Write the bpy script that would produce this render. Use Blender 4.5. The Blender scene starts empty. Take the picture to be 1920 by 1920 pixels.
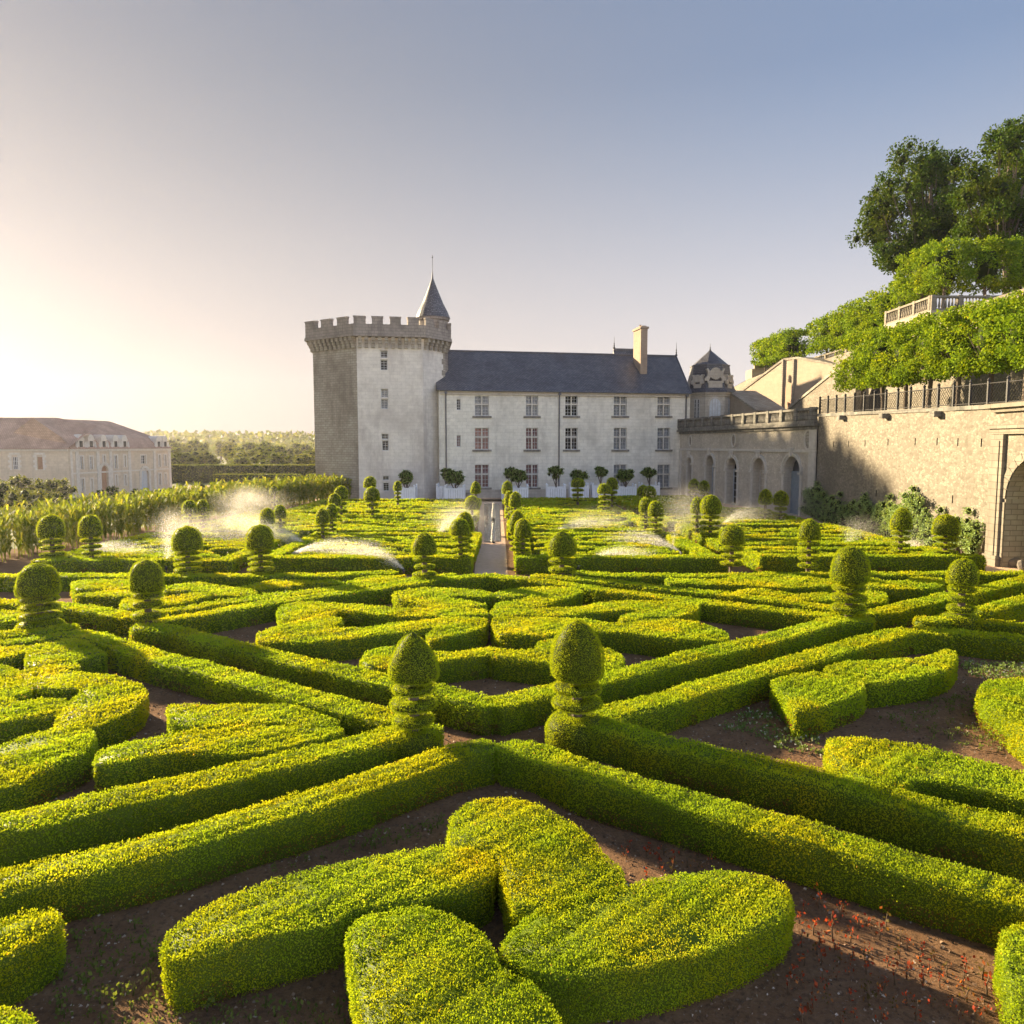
import bpy, bmesh, math, random
import numpy as np
from mathutils import Vector, Matrix
from mathutils.geometry import tessellate_polygon

# ------------------------------------------------------------------ camera, sky, sun, exposure
SC = bpy.context.scene
COL = SC.collection
FOC = 1400.0; CAMH = 5.5
PITCH = math.atan(125.0 / FOC)
cam_d = bpy.data.cameras.new('camera'); cam = bpy.data.objects.new('camera', cam_d); COL.objects.link(cam)
cam_d.sensor_width = 36; cam_d.lens = FOC / 1920 * 36; cam_d.clip_end = 9000; cam_d.clip_start = 0.1
cam.location = (0, 0, CAMH); cam.rotation_euler = (math.pi / 2 - PITCH, 0, 0)
SC.camera = cam
SUN_AZ = math.radians(52)      # to the left of the view direction
SUN_EL = math.radians(17)
W = bpy.data.worlds.new('World'); SC.world = W; W.use_nodes = True
EXPO = 1.9
nt = W.node_tree; bg = nt.nodes['Background']
sky = nt.nodes.new('ShaderNodeTexSky'); sky.sky_type = 'NISHITA'; sky.sun_disc = False
sky.sun_elevation = SUN_EL; sky.sun_rotation = -SUN_AZ
sky.air_density = 1.2; sky.dust_density = 1.0; sky.ozone_density = 2.0; sky.altitude = 50
# hazy evening air over the clear sky: pale near the horizon and round the sun
def _n(t, **k):
    n = nt.nodes.new(t)
    for a, b in k.items(): setattr(n, a, b)
    return n
tc = _n('ShaderNodeTexCoord'); sx = _n('ShaderNodeSeparateXYZ'); nt.links.new(tc.outputs['Generated'], sx.inputs[0])
dt = _n('ShaderNodeVectorMath', operation='DOT_PRODUCT'); nt.links.new(tc.outputs['Generated'], dt.inputs[0])
dt.inputs[1].default_value = (-math.sin(SUN_AZ) * math.cos(SUN_EL), math.cos(SUN_AZ) * math.cos(SUN_EL), math.sin(SUN_EL))
mr = _n('ShaderNodeMapRange', interpolation_type='SMOOTHSTEP'); nt.links.new(dt.outputs['Value'], mr.inputs[0])
mr.inputs[1].default_value = .18; mr.inputs[2].default_value = 1.06
def _ramp(stops):
    r = _n('ShaderNodeValToRGB'); r.color_ramp.interpolation = 'B_SPLINE'
    while len(r.color_ramp.elements) > 1: r.color_ramp.elements.remove(r.color_ramp.elements[0])
    for i, (p, c) in enumerate(stops):
        e = r.color_ramp.elements[0] if i == 0 else r.color_ramp.elements.new(p)
        e.position = p; e.color = (*c, 1)
    nt.links.new(sx.outputs['Z'], r.inputs[0]); return r.outputs[0]
cold = _ramp([(0, (.86, .76, .71)), (.08, (.82, .745, .72)), (.18, (.63, .62, .66)), (.30, (.385, .44, .555)), (.42, (.215, .305, .48)), (1, (.13, .19, .33))])
warm = _ramp([(0, (.62, .525, .475)), (.12, (.62, .54, .50)), (.24, (.50, .46, .445)), (.38, (.31, .305, .325)), (.5, (.25, .265, .315)), (1, (.14, .18, .30))])
mh = _n('ShaderNodeMix', data_type='RGBA'); nt.links.new(mr.outputs[0], mh.inputs[0]); nt.links.new(cold, mh.inputs[6]); nt.links.new(warm, mh.inputs[7])
sc_ = _n('ShaderNodeVectorMath', operation='SCALE'); nt.links.new(mh.outputs[2], sc_.inputs[0]); sc_.inputs['Scale'].default_value = 1.09 / 0.12 / 2 ** EXPO
# added fill: sky behind the camera boosted to brighten facade and hedge sides
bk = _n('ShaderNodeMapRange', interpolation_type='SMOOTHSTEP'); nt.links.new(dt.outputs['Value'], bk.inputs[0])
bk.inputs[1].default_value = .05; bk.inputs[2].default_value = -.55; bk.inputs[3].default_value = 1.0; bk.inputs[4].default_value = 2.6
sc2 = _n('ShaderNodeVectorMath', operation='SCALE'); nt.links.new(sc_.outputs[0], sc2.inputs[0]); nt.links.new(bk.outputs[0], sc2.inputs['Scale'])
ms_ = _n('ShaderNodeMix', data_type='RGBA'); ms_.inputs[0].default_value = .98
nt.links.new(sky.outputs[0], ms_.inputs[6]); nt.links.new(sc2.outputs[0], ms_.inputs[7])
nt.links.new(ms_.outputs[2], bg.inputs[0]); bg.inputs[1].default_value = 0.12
sl = bpy.data.lights.new('sun', 'SUN'); so = bpy.data.objects.new('sun', sl); COL.objects.link(so)
sl.energy = 5.0; sl.angle = math.radians(1.6); sl.color = (1.0, 0.80, 0.50)
sdir = Vector((-math.sin(SUN_AZ) * math.cos(SUN_EL), math.cos(SUN_AZ) * math.cos(SUN_EL), math.sin(SUN_EL)))
so.rotation_euler = sdir.to_track_quat('Z', 'Y').to_euler()
so.location = sdir * 50
SC.view_settings.view_transform = 'Standard'; SC.view_settings.look = 'None'
SC.view_settings.exposure = EXPO; SC.view_settings.gamma = 1.0
SC.render.engine = 'CYCLES'
SC.cycles.max_bounces = 6; SC.cycles.diffuse_bounces = 3; SC.cycles.glossy_bounces = 2
SC.cycles.transmission_bounces = 4; SC.cycles.transparent_max_bounces = 12; SC.cycles.volume_bounces = 0
SC.cycles.use_denoising = True
SC.cycles.use_light_tree = False

RS = np.random.RandomState(7)
RND = random.Random(11)

# ------------------------------------------------------------------ measuring helpers (photo pixel -> place on the ground / on a wall)
def ray(px, py):
    dx = (px - 960) / FOC; dy = (960 - py) / FOC
    return np.array((dx, math.cos(PITCH) + dy * math.sin(PITCH), -math.sin(PITCH) + dy * math.cos(PITCH)))
def un(px, py, z=0.0):
    d = ray(px, py); t = (z - CAMH) / d[2]
    return (d[0] * t, d[1] * t)
class Frame:
    """vertical plane: origin (x,y), angle; local x along it, local y behind it"""
    def __init__(s, ox, oy, ang):
        s.o = (ox, oy); s.a = ang; s.u = (math.cos(ang), math.sin(ang)); s.n = (-math.sin(ang), math.cos(ang))
    def at(s, px, py, back=0.0):
        d = ray(px, py)
        t = ((s.o[0] * s.n[0] + s.o[1] * s.n[1]) + back) / (d[0] * s.n[0] + d[1] * s.n[1])
        X, Y, Z = d[0] * t, d[1] * t, CAMH + d[2] * t
        return ((X - s.o[0]) * s.u[0] + (Y - s.o[1]) * s.u[1], Z)
def px_frame(px0, d0, px1, d1):
    a = ((px0 - 960) / FOC * d0, d0); b = ((px1 - 960) / FOC * d1, d1)
    return Frame(a[0], a[1], math.atan2(b[1] - a[1], b[0] - a[0])), math.hypot(b[0] - a[0], b[1] - a[1])

# ------------------------------------------------------------------ materials
def newmat(name):
    m = bpy.data.materials.new(name); m.use_nodes = True
    return m, m.node_tree, m.node_tree.nodes['Principled BSDF']
def node(nt, t, **k):
    n = nt.nodes.new(t)
    for a, b in k.items(): setattr(n, a, b)
    return n
def ramp(nt, fac, stops, interp='LINEAR'):
    r = node(nt, 'ShaderNodeValToRGB'); r.color_ramp.interpolation = interp
    while len(r.color_ramp.elements) > 1: r.color_ramp.elements.remove(r.color_ramp.elements[0])
    for i, (p, c) in enumerate(stops):
        e = r.color_ramp.elements[0] if i == 0 else r.color_ramp.elements.new(p)
        e.position = p; e.color = (*c, 1)
    nt.links.new(fac, r.inputs[0]); return r.outputs[0]
def noise(nt, scale, detail=4, rough=.55, vec=None, dist=0.0):
    n = node(nt, 'ShaderNodeTexNoise'); n.inputs['Scale'].default_value = scale
    n.inputs['Detail'].default_value = detail; n.inputs['Roughness'].default_value = rough; n.inputs['Distortion'].default_value = dist
    if vec is None:
        g = node(nt, 'ShaderNodeNewGeometry'); vec = g.outputs['Position']
    nt.links.new(vec, n.inputs['Vector']); return n.outputs['Fac']
def mix(nt, fac, a, b, mode='MIX'):
    m = node(nt, 'ShaderNodeMix', data_type='RGBA', blend_type=mode)
    for sock, v in ((m.inputs[0], fac), (m.inputs[6], a), (m.inputs[7], b)):
        if isinstance(v, (int, float)): sock.default_value = v
        elif isinstance(v, tuple): sock.default_value = (*v, 1)
        else: nt.links.new(v, sock)
    return m.outputs[2]
def bump(nt, b, h, strength=.4, dist=.02):
    n = node(nt, 'ShaderNodeBump'); n.inputs['Strength'].default_value = strength; n.inputs['Distance'].default_value = dist
    nt.links.new(h, n.inputs['Height']); nt.links.new(n.outputs[0], b.inputs['Normal'])

def leafmat(name, stops, patch=None, trans=.45, patch_scale=.6):
    """leaf by leaf colour from the tint attribute, with larger patches of new growth"""
    m, nt, b = newmat(name)
    at = node(nt, 'ShaderNodeAttribute', attribute_name='tint')
    c = ramp(nt, at.outputs['Fac'], stops)
    if patch:
        p = noise(nt, patch_scale, 5, .6)
        f = ramp(nt, p, [(.42, (0, 0, 0)), (.64, (1, 1, 1))])
        c = mix(nt, f, c, mix(nt, 1.0, c, patch, 'MULTIPLY'))
    nt.links.new(c, b.inputs['Base Color']); b.inputs['Roughness'].default_value = .55
    b.inputs['Specular IOR Level'].default_value = .05
    tr = node(nt, 'ShaderNodeBsdfTranslucent'); nt.links.new(mix(nt, 1.0, c, (1.5, 1.35, .55), 'MULTIPLY'), tr.inputs[0])
    ms = node(nt, 'ShaderNodeMixShader'); ms.inputs[0].default_value = trans
    nt.links.new(b.outputs[0], ms.inputs[1]); nt.links.new(tr.outputs[0], ms.inputs[2])
    nt.links.new(ms.outputs[0], nt.nodes['Material Output'].inputs[0])
    return m
def flat(name, col, rough=.7, metal=0.0, var=.15, scale=3.0, bmp=0.0):
    m, nt, b = newmat(name)
    f = noise(nt, scale, 5)
    lo = tuple(c * (1 - var) for c in col); hi = tuple(min(1, c * (1 + var)) for c in col)
    nt.links.new(ramp(nt, f, [(.3, lo), (.7, hi)]), b.inputs['Base Color'])
    b.inputs['Roughness'].default_value = rough; b.inputs['Metallic'].default_value = metal
    if bmp: bump(nt, b, noise(nt, scale * 6, 4), bmp)
    return m
def stone(name, a, bcol, mortar, bw, bh, stain, stain_amt=.5, msize=.012, rough=.9, stain_scale=.35, rubble=False, vstreak=.6):
    m, nt, b = newmat(name)
    uv = node(nt, 'ShaderNodeUVMap')
    if rubble:
        mp0 = node(nt, 'ShaderNodeMapping'); mp0.inputs['Scale'].default_value = (1, 1.6, 1); nt.links.new(uv.outputs[0], mp0.inputs[0])
        v = node(nt, 'ShaderNodeTexVoronoi'); v.inputs['Scale'].default_value = 1 / bw; nt.links.new(mp0.outputs[0], v.inputs[0])
        v2 = node(nt, 'ShaderNodeTexVoronoi', feature='DISTANCE_TO_EDGE'); v2.inputs['Scale'].default_value = 1 / bw; nt.links.new(mp0.outputs[0], v2.inputs[0])
        sp = node(nt, 'ShaderNodeSeparateColor'); nt.links.new(v.outputs['Color'], sp.inputs[0])
        c = ramp(nt, sp.outputs[0], [(0, a), (1, bcol)])
        e = ramp(nt, v2.outputs[0], [(.02, (1, 1, 1)), (.10, (0, 0, 0))])
        c = mix(nt, e, c, mortar); h = v2.outputs[0]
    else:
        br = node(nt, 'ShaderNodeTexBrick'); nt.links.new(uv.outputs[0], br.inputs[0])
        br.inputs['Scale'].default_value = 1; br.inputs['Brick Width'].default_value = bw; br.inputs['Row Height'].default_value = bh
        br.inputs['Mortar Size'].default_value = msize; br.inputs['Mortar Smooth'].default_value = .3
        br.inputs['Color1'].default_value = (*a, 1); br.inputs['Color2'].default_value = (*bcol, 1); br.inputs['Mortar'].default_value = (*mortar, 1)
        c = br.outputs[0]; h = br.outputs[1]
    n1 = noise(nt, 2.2, 6, .65)
    c = mix(nt, 1.0, c, ramp(nt, n1, [(.25, (.86, .855, .84)), (.7, (1.07, 1.07, 1.07))]), 'MULTIPLY')
    g = node(nt, 'ShaderNodeNewGeometry'); mp = node(nt, 'ShaderNodeMapping'); mp.inputs['Scale'].default_value = (1, 1, .22)
    nt.links.new(g.outputs['Position'], mp.inputs[0])
    n2 = noise(nt, stain_scale * 2.4, 6, .7, mp.outputs[0]); n3 = noise(nt, stain_scale, 5, .6)
    f = ramp(nt, n2, [(.5, (0, 0, 0)), (.72, (vstreak,) * 3)])
    c = mix(nt, f, c, stain)
    f = ramp(nt, n3, [(.48, (0, 0, 0)), (.68, (stain_amt,) * 3)])
    c = mix(nt, f, c, stain)
    nt.links.new(c, b.inputs['Base Color']); b.inputs['Roughness'].default_value = rough; b.inputs['Specular IOR Level'].default_value = .2
    bn = node(nt, 'ShaderNodeMath', operation='MULTIPLY'); bn.inputs[1].default_value = .5; nt.links.new(n1, bn.inputs[0])
    ad = node(nt, 'ShaderNodeMath', operation='SUBTRACT'); nt.links.new(bn.outputs[0], ad.inputs[0])
    if rubble:
        ad.operation = 'ADD'
    nt.links.new(h, ad.inputs[1]); bump(nt, b, ad.outputs[0], .35, .03)
    return m

M = {}
M['box'] = leafmat('box_leaf', [(0, (.17, .10, .05)), (.02, (.17, .10, .05)), (.035, (.15, .23, .012)), (.4, (.25, .36, .018)), (.75, (.36, .46, .026)), (.97, (.50, .50, .04)), (1, (.44, .32, .06))], (1.34, 1.0, .55), .45)
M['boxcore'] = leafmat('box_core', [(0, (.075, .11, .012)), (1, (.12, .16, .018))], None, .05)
M['twig'] = flat('box_twig', (.12, .075, .04), .9)
M['yew'] = leafmat('yew_leaf', [(0, (.18, .25, .012)), (.5, (.30, .39, .017)), (.9, (.40, .48, .025)), (1, (.50, .48, .03))], (1.2, 1.05, .8), .42, 1.5)
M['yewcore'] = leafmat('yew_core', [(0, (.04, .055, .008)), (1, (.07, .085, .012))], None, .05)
M['lime'] = leafmat('lime_leaf', [(0, (.07, .13, .012)), (.5, (.16, .26, .018)), (.85, (.28, .38, .025)), (1, (.46, .43, .05))], (1.25, 1.05, .7), .40, .5)
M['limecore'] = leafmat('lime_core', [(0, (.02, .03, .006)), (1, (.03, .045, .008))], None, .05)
M['oak'] = leafmat('oak_leaf', [(0, (.022, .055, .006)), (.5, (.055, .105, .009)), (1, (.11, .15, .012))], (1.5, 1.1, .6), .22, .25)
M['bay'] = leafmat('bay_leaf', [(0, (.09, .15, .035)), (1, (.24, .33, .08))], None, .25)
M['ivy'] = leafmat('ivy_leaf', [(0, (.16, .25, .09)), (.6, (.30, .42, .16)), (.9, (.44, .54, .26)), (1, (.58, .63, .42))], (1.1, 1.05, .9), .25, .6)
M['corn'] = leafmat('corn_leaf', [(0, (.10, .15, .02)), (.6, (.22, .27, .035)), (1, (.40, .36, .06))], None, .55)
M['far'] = leafmat('wood_leaf', [(0, (.07, .10, .022)), (.6, (.13, .17, .032)), (1, (.22, .24, .04))], (1.3, 1.05, .6), .35, .06)
M['bark'] = flat('bark', (.13, .10, .075), .95, bmp=.5, scale=4)
M['soil'], nt, b = newmat('garden_soil')
c = ramp(nt, noise(nt, 1.3, 8, .7), [(.3, (.16, .088, .047)), (.55, (.24, .138, .076)), (.75, (.33, .20, .115))])
v = noise(nt, 38, 3, .6); c = mix(nt, ramp(nt, v, [(.62, (0, 0, 0)), (.68, (.8, .8, .8))]), c, (.26, .20, .165))
v4 = noise(nt, 14, 4, .6); c = mix(nt, ramp(nt, v4, [(.35, (.6, .6, .6)), (.5, (0, 0, 0))]), c, (.085, .056, .040))
nt.links.new(c, b.inputs['Base Color']); b.inputs['Roughness'].default_value = .95; b.inputs['Specular IOR Level'].default_value = .05
bump(nt, b, noise(nt, 16, 7, .75), 1.0, .05)
M['path'], nt, b = newmat('gravel_path')
c = ramp(nt, noise(nt, 3, 8, .75), [(.3, (.56, .38, .26)), (.7, (.74, .52, .37))]); nt.links.new(c, b.inputs['Base Color'])
b.inputs['Roughness'].default_value = .95; b.inputs['Specular IOR Level'].default_value = .05; bump(nt, b, noise(nt, 60, 4), .5, .01)
M['meadow'], nt, b = newmat('meadow')
nt.links.new(ramp(nt, noise(nt, .08, 8, .7), [(.3, (.09, .11, .03)), (.7, (.20, .19, .07))]), b.inputs['Base Color']); b.inputs['Roughness'].default_value = 1
M['hill'] = flat('hill_grass', (.10, .12, .03), 1, scale=.3, var=.4)
M['render'] = stone('pale_limestone', (.74, .70, .61), (.80, .76, .67), (.58, .55, .48), .9, .36, (.40, .375, .33), .5, .012, stain_scale=.3, vstreak=.6)
M['keep'] = stone('keep_render', (.67, .62, .56), (.73, .68, .61), (.55, .505, .455), .8, .34, (.36, .31, .28), .5, .010, stain_scale=.22, vstreak=.65)
M['oldstone'] = stone('weathered_stone', (.34, .30, .25), (.42, .385, .32), (.22, .19, .16), .55, .24, (.17, .145, .12), .75, .02, stain_scale=.25, vstreak=.8)
M['parapet'] = stone('dark_parapet', (.27, .235, .21), (.33, .29, .25), (.17, .15, .13), .6, .3, (.13, .11, .10), .7, .02, stain_scale=.7)
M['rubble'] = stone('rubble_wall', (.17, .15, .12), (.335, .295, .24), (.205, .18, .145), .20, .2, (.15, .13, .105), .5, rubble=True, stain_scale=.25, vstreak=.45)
M['gallery'] = stone('gallery_stone', (.53, .47, .39), (.66, .60, .51), (.48, .42, .35), .24, .2, (.30, .265, .225), .4, rubble=True, stain_scale=.3, vstreak=.5)
M['ashlar'] = stone('ashlar', (.52, .47, .40), (.58, .53, .46), (.38, .34, .29), .7, .32, (.36, .31, .26), .35, .012)
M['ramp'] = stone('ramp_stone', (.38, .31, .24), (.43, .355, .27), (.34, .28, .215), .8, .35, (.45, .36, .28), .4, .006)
M['lichen'] = stone('lichen_stone', (.20, .19, .17), (.28, .26, .23), (.13, .12, .11), .6, .3, (.10, .10, .09), .8, .02, stain_scale=1.2)
M['farstone'] = stone('stable_stone', (.56, .47, .36), (.62, .525, .41), (.50, .42, .32), .8, .35, (.37, .32, .26), .3, .01)
M['trim'] = flat('dressed_stone', (.58, .54, .48), .85, var=.12, bmp=.2)
def slate(name, a, b2, mortar, w, h):
    m, nt, b = newmat(name)
    uv = node(nt, 'ShaderNodeUVMap'); br = node(nt, 'ShaderNodeTexBrick'); nt.links.new(uv.outputs[0], br.inputs[0])
    br.inputs['Scale'].default_value = 1; br.inputs['Brick Width'].default_value = w; br.inputs['Row Height'].default_value = h
    br.inputs['Mortar Size'].default_value = .03; br.inputs['Bias'].default_value = -.1
    br.inputs['Color1'].default_value = (*a, 1); br.inputs['Color2'].default_value = (*b2, 1); br.inputs['Mortar'].default_value = (*mortar, 1)
    c = mix(nt, 1.0, br.outputs[0], ramp(nt, noise(nt, .5, 6, .7), [(.3, (.65, .62, .62)), (.7, (1.3, 1.3, 1.3))]), 'MULTIPLY')
    nt.links.new(c, b.inputs['Base Color']); b.inputs['Roughness'].default_value = .5
    bump(nt, b, br.outputs[1], -.3, .02); return m
M['slate'] = slate('slate', (.085, .086, .098), (.16, .155, .165), (.035, .035, .04), .3, .2)
M['tile'] = slate('brown_tile', (.40, .26, .18), (.48, .32, .23), (.27, .175, .125), .3, .22)
M['lead'] = flat('lead', (.10, .10, .11), .5, var=.2)
M['iron'] = flat('iron', (.035, .032, .032), .6)
M['white'] = flat('white_paint', (.80, .82, .86), .5, var=.08)
M['frame'] = flat('window_paint', (.55, .55, .55), .5, var=.05)
M['bluedoor'] = flat('blue_grey_door', (.20, .26, .33), .5, var=.15)
M['paledoor'] = flat('pale_blue_door', (.46, .50, .55), .5, var=.06)
M['wood'] = flat('brown_wood', (.34, .20, .12), .7)
M['brick'] = stone('chimney_brick', (.36, .27, .20), (.44, .34, .25), (.30, .24, .19), .25, .08, (.25, .19, .15), .4, .01)
M['curtain'] = flat('pink_curtain', (.80, .40, .32), .9)
M['curtain2'] = flat('plum_curtain', (.50, .24, .24), .9)
M['blind'] = flat('pale_blind', (.66, .69, .72), .9)
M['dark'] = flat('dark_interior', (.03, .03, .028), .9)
m, nt, b = newmat('glass'); M['glass'] = m
b.inputs['Base Color'].default_value = (.04, .045, .05, 1); b.inputs['Roughness'].default_value = .08; b.inputs['Alpha'].default_value = .25
bump(nt, b, noise(nt, .9, 2), .25, .05)
m, nt, b = newmat('water'); M['water'] = m
b.inputs['Base Color'].default_value = (.10, .085, .06, 1); b.inputs['Roughness'].default_value = .06; bump(nt, b, noise(nt, 7, 3), .3, .02)
m, nt, b = newmat('spray'); M['spray'] = m
b.inputs['Base Color'].default_value = (.95, .93, .90, 1); b.inputs['Roughness'].default_value = .4
tr = node(nt, 'ShaderNodeBsdfTranslucent'); tr.inputs[0].default_value = (.98, .95, .90, 1)
ms = node(nt, 'ShaderNodeMixShader'); ms.inputs[0].default_value = .65
nt.links.new(b.outputs[0], ms.inputs[1]); nt.links.new(tr.outputs[0], ms.inputs[2]); nt.links.new(ms.outputs[0], nt.nodes['Material Output'].inputs[0])
M['red'] = leafmat('red_leaf', [(0, (.06, .05, .02)), (.4, (.22, .04, .02)), (.8, (.42, .06, .03)), (1, (.55, .20, .06))], None, .4)
M['seedling'] = leafmat('seedling_leaf', [(0, (.08, .11, .03)), (1, (.16, .20, .05))], None, .4)
M['paleflower'] = leafmat('pale_flower', [(0, (.12, .18, .05)), (.8, (.18, .25, .07)), (.9, (.5, .5, .42)), (1, (.6, .6, .5))], None, .3)

# ------------------------------------------------------------------ mesh helpers
def put(o, parent=None, label=None, cat=None, group=None, kind=None):
    COL.objects.link(o)
    if parent is not None: o.parent = parent
    return tag(o, label, cat, group, kind)
def tag(o, label=None, cat=None, group=None, kind=None):
    if label: o['label'] = label
    if cat: o['category'] = cat
    if group: o['group'] = group
    if kind: o['kind'] = kind
    return o
def empty(name, loc, rz=0.0, **k):
    o = bpy.data.objects.new(name, None); o.location = loc; o.rotation_euler = (0, 0, rz); o.empty_display_size = .3
    return put(o, **k)

class MB:
    def __init__(s): s.v = []; s.f = []; s.m = []; s.smooth = False
    def face(s, pts, m=0):
        i = len(s.v); s.v += [tuple(p) for p in pts]; s.f.append(tuple(range(i, i + len(pts)))); s.m.append(m)
    def box(s, a, b, m=0, rz=0.0, piv=None):
        x0, y0, z0 = a; x1, y1, z1 = b
        P = [(x0, y0, z0), (x1, y0, z0), (x1, y1, z0), (x0, y1, z0), (x0, y0, z1), (x1, y0, z1), (x1, y1, z1), (x0, y1, z1)]
        if rz:
            c, q = math.cos(rz), math.sin(rz); px, py = piv
            P = [(px + (x - px) * c - (y - py) * q, py + (x - px) * q + (y - py) * c, z) for x, y, z in P]
        i = len(s.v); s.v += P
        for f in ((0, 3, 2, 1), (4, 5, 6, 7), (0, 1, 5, 4), (1, 2, 6, 5), (2, 3, 7, 6), (3, 0, 4, 7)):
            s.f.append(tuple(i + k for k in f)); s.m.append(m)
        return s
    def lathe(s, prof, n=16, c=(0, 0), m=0, ph=0.0, caps=True, sx=1.0, sy=1.0):
        i = len(s.v)
        for r, z in prof:
            for k in range(n):
                a = ph + 2 * math.pi * k / n
                s.v.append((c[0] + r * math.cos(a) * sx, c[1] + r * math.sin(a) * sy, z))
        for j in range(len(prof) - 1):
            for k in range(n):
                k2 = (k + 1) % n
                s.f.append((i + j * n + k, i + j * n + k2, i + (j + 1) * n + k2, i + (j + 1) * n + k)); s.m.append(m)
        if caps:
            s.f.append(tuple(i + k for k in range(n))[::-1]); s.m.append(m)
            s.f.append(tuple(i + (len(prof) - 1) * n + k for k in range(n))); s.m.append(m)
        return s
    def tube(s, pts, rad, n=6, m=0):
        pts = [Vector(p) for p in pts]
        if isinstance(rad, (int, float)): rad = [rad] * len(pts)
        i = len(s.v)
        for k, p in enumerate(pts):
            d = (pts[min(k + 1, len(pts) - 1)] - pts[max(k - 1, 0)]).normalized()
            a = d.orthogonal().normalized() if abs(d.z) > .9 else d.cross(Vector((0, 0, 1))).normalized()
            b = d.cross(a)
            for q in range(n):
                t = 2 * math.pi * q / n
                s.v.append(tuple(p + (a * math.cos(t) + b * math.sin(t)) * rad[k]))
        for k in range(len(pts) - 1):
            for q in range(n):
                q2 = (q + 1) % n
                s.f.append((i + k * n + q, i + k * n + q2, i + (k + 1) * n + q2, i + (k + 1) * n + q)); s.m.append(m)
        s.f.append(tuple(i + q for q in range(n))[::-1]); s.m.append(m)
        s.f.append(tuple(i + (len(pts) - 1) * n + q for q in range(n))); s.m.append(m)
        return s
    def prism(s, poly, z0, z1, m=0, top=True, bottom=False):
        n = len(poly); i = len(s.v)
        s.v += [(x, y, z0) for x, y in poly] + [(x, y, z1) for x, y in poly]
        for k in range(n):
            k2 = (k + 1) % n; s.f.append((i + k, i + k2, i + n + k2, i + n + k)); s.m.append(m)
        if top: s.f.append(tuple(i + n + k for k in range(n))); s.m.append(m)
        if bottom: s.f.append(tuple(i + k for k in range(n))[::-1]); s.m.append(m)
        return s
    def wall(s, outer, holes, y=0.0, depth=.3, m=0, mr=0, thick=None):
        """outer and holes are loops in (x,z); front face at y, reveals go back by depth"""
        loops = [[Vector((x, z, 0)) for x, z in outer]] + [[Vector((x, z, 0)) for x, z in h] for h in holes]
        flatv = [p for l in loops for p in l]
        i = len(s.v); s.v += [(p.x, y, p.y) for p in flatv]
        for t in tessellate_polygon(loops):
            a, b, c = (flatv[k] for k in t)
            if (b.x - a.x) * (c.y - a.y) - (b.y - a.y) * (c.x - a.x) < 0: t = t[::-1]
            s.f.append(tuple(i + k for k in t)); s.m.append(m)
        for h in holes:
            for k in range(len(h)):
                (x0, z0), (x1, z1) = h[k], h[(k + 1) % len(h)]
                s.face([(x0, y, z0), (x1, y, z1), (x1, y + depth, z1), (x0, y + depth, z0)], mr)
        if thick:
            n = len(outer)
            for k in range(n):
                (x0, z0), (x1, z1) = outer[k], outer[(k + 1) % n]
                s.face([(x1, y, z1), (x0, y, z0), (x0, y + thick, z0), (x1, y + thick, z1)], m)
            s.face([(x, y + thick, z) for x, z in outer], m)
        return s
    def build(s, name, mats, parent=None, smooth=False, **k):
        me = bpy.data.meshes.new(name); me.from_pydata(s.v, [], s.f)
        if not isinstance(mats, (list, tuple)): mats = [mats]
        for q in mats: me.materials.append(q)
        me.polygons.foreach_set('material_index', s.m)
        if smooth: me.polygons.foreach_set('use_smooth', [True] * len(s.f))
        uv = me.uv_layers.new(name='UVMap'); d = uv.data
        co = me.vertices; buf = np.zeros(len(me.loops) * 2)
        for p in me.polygons:
            n = p.normal
            t = Vector((1, 0, 0)) if abs(n.z) > .98 else Vector((0, 0, 1)).cross(n).normalized()
            b = n.cross(t)
            for li in p.loop_indices:
                c = co[me.loops[li].vertex_index].co
                buf[2 * li] = c.dot(t); buf[2 * li + 1] = c.dot(b)
        d.foreach_set('uv', buf)
        me.update()
        return put(bpy.data.objects.new(name, me), parent, **k)

def rect(x0, z0, x1, z1): return [(x0, z0), (x1, z0), (x1, z1), (x0, z1)]
def arch(x0, z0, x1, z1, n=10):
    """round headed opening: z1 is the crown"""
    r = (x1 - x0) / 2; zs = z1 - r
    return [(x0, z0), (x1, z0)] + [((x0 + x1) / 2 + r * math.cos(math.pi * k / n), zs + r * math.sin(math.pi * k / n)) for k in range(n + 1)]
def oval(cx, cz, rx, rz, n=16): return [(cx + rx * math.cos(2 * math.pi * k / n), cz + rz * math.sin(2 * math.pi * k / n)) for k in range(n)]

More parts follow.
